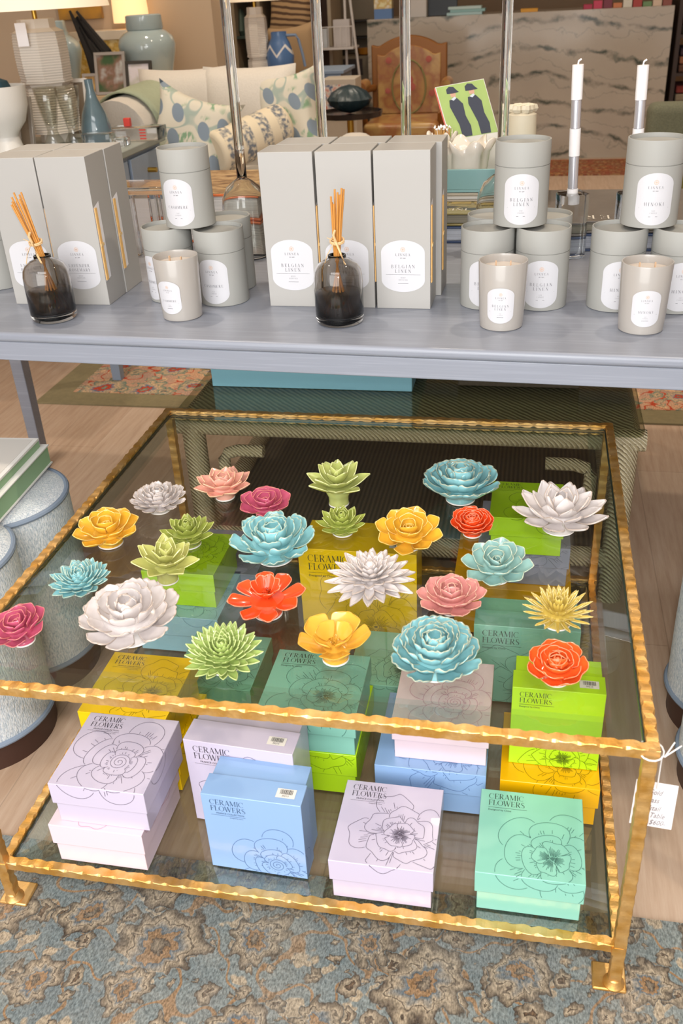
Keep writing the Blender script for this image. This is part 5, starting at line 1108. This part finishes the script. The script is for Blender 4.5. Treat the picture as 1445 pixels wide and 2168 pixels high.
# ------------------------------------------------------------------ things behind
def blk_(name, label, cat, u0, u1, v0, v1, yy, dd, mat, group=None, zb=None, bev=.003):
    a, b = aty(u0, v1, yy), aty(u1, v0, yy); z0 = a.z if zb is None else zb
    return one(name, bx(a.x, b.x, 0, dd, 0, max(.01, aty((u0+u1)/2, v0, yy).z-z0)), mat, (0, yy, z0), label, cat, group, bev=bev)
ct = CY+.06; czt = ch_-.0015
p = aty(810, 20, ct); t = thing('gift_carton', (p.x, ct, czt), 'blue and yellow printed carton on the left end of the marble counter', 'box')
put('blue_half', bx(-.065, .065, 0, .1, 0, .065), pm('carton_blue', '5f7fae', .5), t); put('yellow_half', bx(-.065, .065, 0, .1, .0655, .14), photo('carton_yellow', 'e4d8a0', 'c8a040', 'e8e0c8', 16.), t)
blk_('white_terminal', 'white box on the marble counter behind a glass candlestick', 'box', 868, 902, -30, 35, ct, .14, pm('off_white_box', 'c8c0b8', .5), zb=czt)
blk_('monitor', 'black monitor seen from behind on the marble counter', 'monitor', 905, 968, -40, 20, ct+.1, .03, pm('black_plastic', '17181a', .4), zb=czt)
for i, (cl, u0, u1) in enumerate((('a9c4c4', 945, 1020), ('8cb2b0', 952, 1026), ('b8ccc8', 948, 1018))):
    a, b = aty(u0, 20, ct), aty(u1, 20, ct); one('paper_stack', bx(a.x, b.x, 0, .15, 0, .018), pm('pale_teal_%d' % i, cl, .5), (0, ct, czt+.0005+i*.0185), ['pale teal folder at the bottom of the pile on the marble counter', 'teal folder in the middle of the pile on the marble counter', 'light teal folder on top of the pile on the marble counter'][i], 'folder', bev=.002)
a = aty(1120, 15, ct); one('yellow_pad', bx(-.06, .06, 0, .08, 0, .022), pm('pad_yellow', 'd8981c', .5), (a.x, ct, czt), 'small yellow pad on the marble counter', 'notepad', bev=.002)
cols = ['b02848', 'c83858', '7a2c3c', 'c87848', 'd8d0c0', 'a83a30', '6c8a5a', 'd4b8a0', '8a4a3c']
a = aty(1240, 0, ct)
for i in range(9):
    p = aty(1245+i*21, 2, ct); one('small_parcel', bx(-.03, .03, 0, .07, 0, .03+.02*(i % 3)), pm('parcel_%d' % i, cols[i], .5), (p.x, ct+.02, czt), ['crimson', 'bright pink', 'wine red', 'orange', 'cream', 'brick red', 'green', 'beige', 'brown'][i]+' small parcel in the row at the right end of the marble counter', 'parcel', 'small parcels on the marble counter', bev=.002)
# shelving at the back left: brown cabinet, white lattice etagere, blue desk
bw_ = pm('brown_wood', '6d4a30', .5, var=.2, vs=8)
cb = thing('bookcase', (0, 0, 0), 'brown wooden bookcase with glass shelves behind the second lamp', 'bookcase')
a = aty(490, 60, 6.6); b = aty(600, 60, 6.6)
put('back_panel', bx(a.x, b.x+.35, 7.0, 7.02, 0, 1.9), bw_, cb)
for x in (a.x, (a.x+b.x)/2, b.x, b.x+.33): put('upright', bx(x, x+.025, 6.62, 6.999, 0, 1.9), pm('pale_upright', 'a89880', .5), cb)
for z in (.35, .62, .9, 1.2, 1.5): put('shelf', bx(a.x+.026, b.x+.329, 6.63, 6.999, z, z+.02), pm('dark_glass_shelf', '3c4c48', .2), cb)
for i, (u, v, cl) in enumerate(((512, 60, '5a6a60'), (590, 70, '3c2620'))):
    p = aty(u, v, 6.75); one('dark_ornament', MB().lathe([(.03, 0), (.05, .03), (.035, .1), (.02, .16), (.0001, .18)], 20, lobes=lambda a: 1+.25*math.sin(3*a)), pm('ornament_%d' % i, cl, .5), (p.x, 6.75, .9205), ['grey-green ornament on the bookcase left of the second lamp', 'dark brown ornament on the bookcase right of the second lamp'][i], 'ornament')
stp = (lambda g: (lambda w: (g.set(Base_Color=g.ramp(w.outputs[1], [(.35, '5c4432'), (.5, 'b4946c')]), Roughness=.9), g.m)[1])(g.n('TexWave', {'bands_direction': 'Z'}, Vector=g.obj(), Scale=9., Distortion=2.)))(G('striped_tan_fabric'))
p = aty(615, 30, 6.05); tag(put('striped_pillow', cushion(.32, .36, .12, 16, .15), stp, None, (p.x, 6.05, p.z), rot=(-.1, .1, 0), auto=0), 'tan pillow with brown stripes behind the second lamp', 'pillow')
p = aty(620, 115, 5.8); tag(put('tan_pillow', cushion(.34, .4, .14, 16, .12), pm('tan_linen', 'a88a66', .9), None, (p.x, 5.83, p.z-.02), rot=(-.1, -.1, 0), auto=0), 'plain tan pillow below the striped one', 'pillow')
tb = thing('bench', (0, 0, 0), 'brown bench carrying the tan pillows', 'bench'); a, b = aty(575, 200, 5.8), aty(645, 200, 5.8)
zz = aty(620, 178, 5.8).z-.02
put('seat', bx(a.x, b.x, 5.7, 6.2, .5, .55), bw_, tb, bev=.004)
for x in (a.x+.01, b.x-.05):
    for y in (5.71, 6.04): put('leg', bx(x, x+.04, y, y+.04, 0, .4995), bw_, tb)
l2 = aty(540, 100, 4.9); ltb = thing('lamp_table', (l2.x, 5.0, 0), 'slate blue lamp table behind the sofa', 'table')
put('tabletop', bx(-.3, .26, -.16, .2, .60, .63), bl, ltb, bev=.004)
for x in (-.28, .21):
    for y in (-.14, .14): put('leg', bx(x, x+.035, y, y+.035, 0, .5995), bl, ltb)
lamp('smaller white ribbed ceramic table lamp behind the sofa back', l2.x, 4.95, .6305, .066, .505, .15, .2, tagc=False, e=2.5)
p = aty(592, 120, 4.95)
jg = thing('patterned_jug', (p.x, 4.96, .6305), 'blue jug with white zigzag bands beside the second lamp', 'jug')
blz = (lambda g: (lambda sx: (g.set(Base_Color=g.mix(g.math('LESS_THAN', g.math('ABSOLUTE', g.math('SUBTRACT', g.math('PINGPONG', g.math('MULTIPLY', sx.outputs[0], 1.), .045), g.math('MULTIPLY_ADD', sx.outputs[2], .8, -.2))), .006), '4f6f9c', 'd8d4d0'), Roughness=.3), g.m)[1])(g.n('SeparateXYZ', Vector=g.obj())))(G('zigzag_blue_glaze'))
put('body', MB().lathe([(.035, .08), (.05, .10), (.075, .18), (.082, .25), (.06, .32), (.045, .345), (.045, .375), (.04, .375), (.04, .34)], 36), blz, jg)
put('foot', MB().lathe([(.04, 0), (.045, .01), (.03, .05), (.035, .08)], 30), pm('deep_blue_glaze', '3c5c8c', .3), jg)
put('handle', MB().tube([(.045, 0, .355), (.10, 0, .355), (.115, 0, .33), (.135, 0, .25), (.145, 0, .19)], .008, 8), pm('grey_blue_glaze', '71839c', .4), jg)
# white etagere
et = thing('white_etagere', (0, 0, 0), 'white A-frame étagère with ladder legs holding small goods', 'shelf')
wm = pm('white_enamel', 'd4ccc6', .4); y = 6.45
for (u0, v0, u1, v1) in ((657, -20, 644, 140), (668, -20, 660, 200), (728, -20, 735, 165), (738, -20, 766, 205)):
    put('leg', MB().tube([aty(u0, v0, y), aty((u0+u1)/2, (v0+v1)/2, y), aty(u1, v1, y)], .009, 8), wm, et)
za_, zb2 = aty(700, 100, y).z, aty(700, 55, y).z
a, b = aty(652, 100, y), aty(752, 100, y)
put('shelf', bx(a.x, b.x, y-.1, y+.15, za_-.012, za_), wm, et)
put('guard_rail', bx(a.x, b.x, y-.1, y-.094, zb2-.006, zb2), wm, et)
for k in range(9): x = a.x+(b.x-a.x)*k/8; put('guard_bar', bx(x-.002, x+.002, y-.1, y-.096, za_, zb2-.006), wm, et)
for i, (u0, u1, v0, cl) in enumerate(((680, 694, 62, 'c8ccd0'), (708, 742, 42, 'c4bcb8'), (666, 676, 55, '9aa0a0'))):
    a_, b_ = aty(u0, 90, y), aty(u1, 90, y); one('small_carton', bx(a_.x, b_.x, 0, .08, 0, aty(u0, v0, y).z-za_), pm('carton_%d' % i, cl, .5), (0, y-.03, za_+.0005), ['narrow pale carton on the white étagère', 'wide grey-white carton on the white étagère', 'slim grey carton at the left of the white étagère'][i], 'carton', bev=.002)
bc = thing('wall_shelf', (0, 0, 0), 'beige wall unit behind the white étagère', 'shelf')
a, b = aty(645, 130, 7.3), aty(780, 130, 7.3); zl = aty(720, 120, 7.3).z
put('lower_cupboard', bx(a.x, b.x, 7.3, 7.7, 0, zl), pm('beige_cabinet', '9c8b72', .6), bc); put('painted_opening', bx(a.x+.12, b.x-.05, 7.285, 7.299, aty(720, 160, 7.3).z, zl-.02), pm('opening_shade', '4c3f3a', .7), bc)  # flat dark panel paints the shade of an opening on the solid cupboard
put('back', bx(a.x, b.x, 7.68, 7.7, zl+.0005, 1.6), pm('beige_cabinet', '9c8b72', .6), bc)
for k in range(2): put('grid_shelf', bx(a.x+.3, b.x-.02, 7.4, 7.679, zl+.12+.12*k, zl+.127+.12*k), pm('black_wire', '2c2824', .5), bc)
for i, u in enumerate((662, 690, 712)):
    p = aty(u, 30, 7.4); one('dark_goods', bx(-.042, .042, 0, .1, 0, .16+.03*i), pm('goods_%d' % i, ['2c2220', '382a26', '241e1c'][i], .6), (p.x, 7.38, zl+.0005), ['black', 'dark brown', 'near-black'][i]+' box on the beige wall unit', 'box', bev=.003)
p = aty(764, 68, 7.2); one('amber_dish', MB().lathe([(.04, 0), (.06, .01), (.065, .05), (.06, .05), (.05, .012), (.0001, .01)], 24), pm('amber_glass', 'c8842c', .2, coat=.5), (p.x, 7.38, zl+.0005), 'amber glass dish beside the marble counter', 'dish')
# low dark table with artichoke ornament, books
p = aty(740, 225, 4.4); dk = thing('tray_table', (p.x, 4.4, 0), 'low black tray table between the sofa and the armchair', 'table'); zd = aty(740, 240, 4.4).z
put('tray', MB().lathe([(.001, zd-.015), (.17, zd-.015), (.175, zd+.012), (.168, zd+.012), (.165, zd), (.0001, zd)], 40), pm('black_lacquer', '241c1a', .2), dk)
put('pedestal', MB().lathe([(.10, .0095), (.09, .025), (.02, .05), (.018, zd-.0155)], 24), pm('brass', 'c09a48'), dk)
m = MB(); m.lathe([(.0001, 0), (.05, .012), (.10, .04), (.115, .07), (.09, .105), (.045, .13), (.0001, .14)], 36, lobes=lambda a: 1+.05*math.sin(12*a)); one('artichoke_ornament', m, pm('dark_green_scales', '22343a', .35, bump=1, bs=40), (p.x, 4.4, zd+.0005), 'dark green artichoke ornament on the black tray table', 'ornament')
p = aty(730, 180, 5.0); bs_ = thing('book_box', (p.x-.03, 4.95, 0), 'white and red patterned box behind the artichoke ornament', 'box')
zt3 = aty(730, 165, 5.0).z
put('carton', bx(-.10, .10, 0, .2, 0, zt3), pm('stone_white', 'b8ac9c', .6), bs_, bev=.004); put('red_print', bx(-.08, .07, -.003, -.0005, zt3-.22, zt3-.03), photo('red_white_print', 'c85a48', 'd8ccc0', '5a6a88', 30.), bs_)
p = aty(695, 170, 4.6); bd = thing('blue_desk', (p.x-.05, 5.3, 0), 'slate blue desk with drawer seen between the étagère and the sofa', 'desk'); zk = aty(690, 150, 5.3).z
put('top', bx(-.28, .0, 0, .4, zk-.02, zk), bl, bd, bev=.003); put('drawer', bx(-.26, -.02, .012, .38, zk-.13, zk-.0205), bl, bd, bev=.003); put('knob', MB().tube([(-.06, .012, zk-.075), (-.06, -.002, zk-.075), (-.06, -.01, zk-.075)], .01, 12), pm('brass', 'c09a48'), bd)
for x in (-.27, -.05):
    for y_ in (.02, .34): put('leg', bx(x, x+.035, y_, y_+.035, 0, zk-.1305), bl, bd)
sp = aty(1400, 240, 3.6)
sc_ = thing('green_chair', (aty(1432, 240, 3.9).x+.14, 3.95, 0), 'grey-green tweed chair at the right edge of the photo', 'chair')
gt_ = pm('green_grey_tweed', '6c6c58', .95, var=.4, vs=160, bump=.6)
put('back', bx(-.24, .3, .16, .3, .42, aty(1430, 232, 3.9).z), gt_, sc_, bev=.04, seg=4); put('seat', bx(-.24, .3, -.3, .159, .2, .44), pm('olive_velvet', '6a6430', .9), sc_, bev=.04, seg=4)
for x in (-.2, .22):
    for y_ in (-.26, .24): put('leg', bx(x, x+.04, y_, y_+.04, .0095, .41 if y_ > 0 else .199), plinth_m, sc_)
rk = thing('fabric_rack', (0, 0, 0), 'dark shelf stacked with red and brown textiles right of the marble counter', 'shelf')
a = aty(1428, 100, 6.9)
put('side_panel', bx(a.x, a.x+.03, 6.9, 7.4, 0, 1.7), pm('dark_shelf', '3c2c24', .6), rk); put('side_panel', bx(a.x+.9, a.x+.93, 6.9, 7.4, 0, 1.7), pm('dark_shelf', '3c2c24', .6), rk)
for k in range(6): put('shelf', bx(a.x+.03, a.x+.9, 6.9, 7.4, .25*k+.02, .25*k+.04), pm('dark_shelf', '3c2c24', .6), rk)
for k in range(6):
    for j in range(3): one('folded_textile', bx(a.x+.05, a.x+.8, 0, .35, 0, .05), pm('textile_%d' % ((k*3+j) % 5), ['8a3c34', '6c4a38', 'a06a4c', '4c3c44', '94846c'][(k*3+j) % 5], .95, var=.3, vs=40), (0, 6.95, .25*k+.0405+j*.055), ['brick red', 'brown', 'terracotta', 'plum grey', 'beige'][(k*3+j) % 5]+' folded textile, %s of shelf %s of the dark rack' % (['bottom', 'middle', 'top'][j], ['one', 'two', 'three', 'four', 'five', 'six'][k]), 'textile', 'folded textiles on the dark rack', bev=.01)
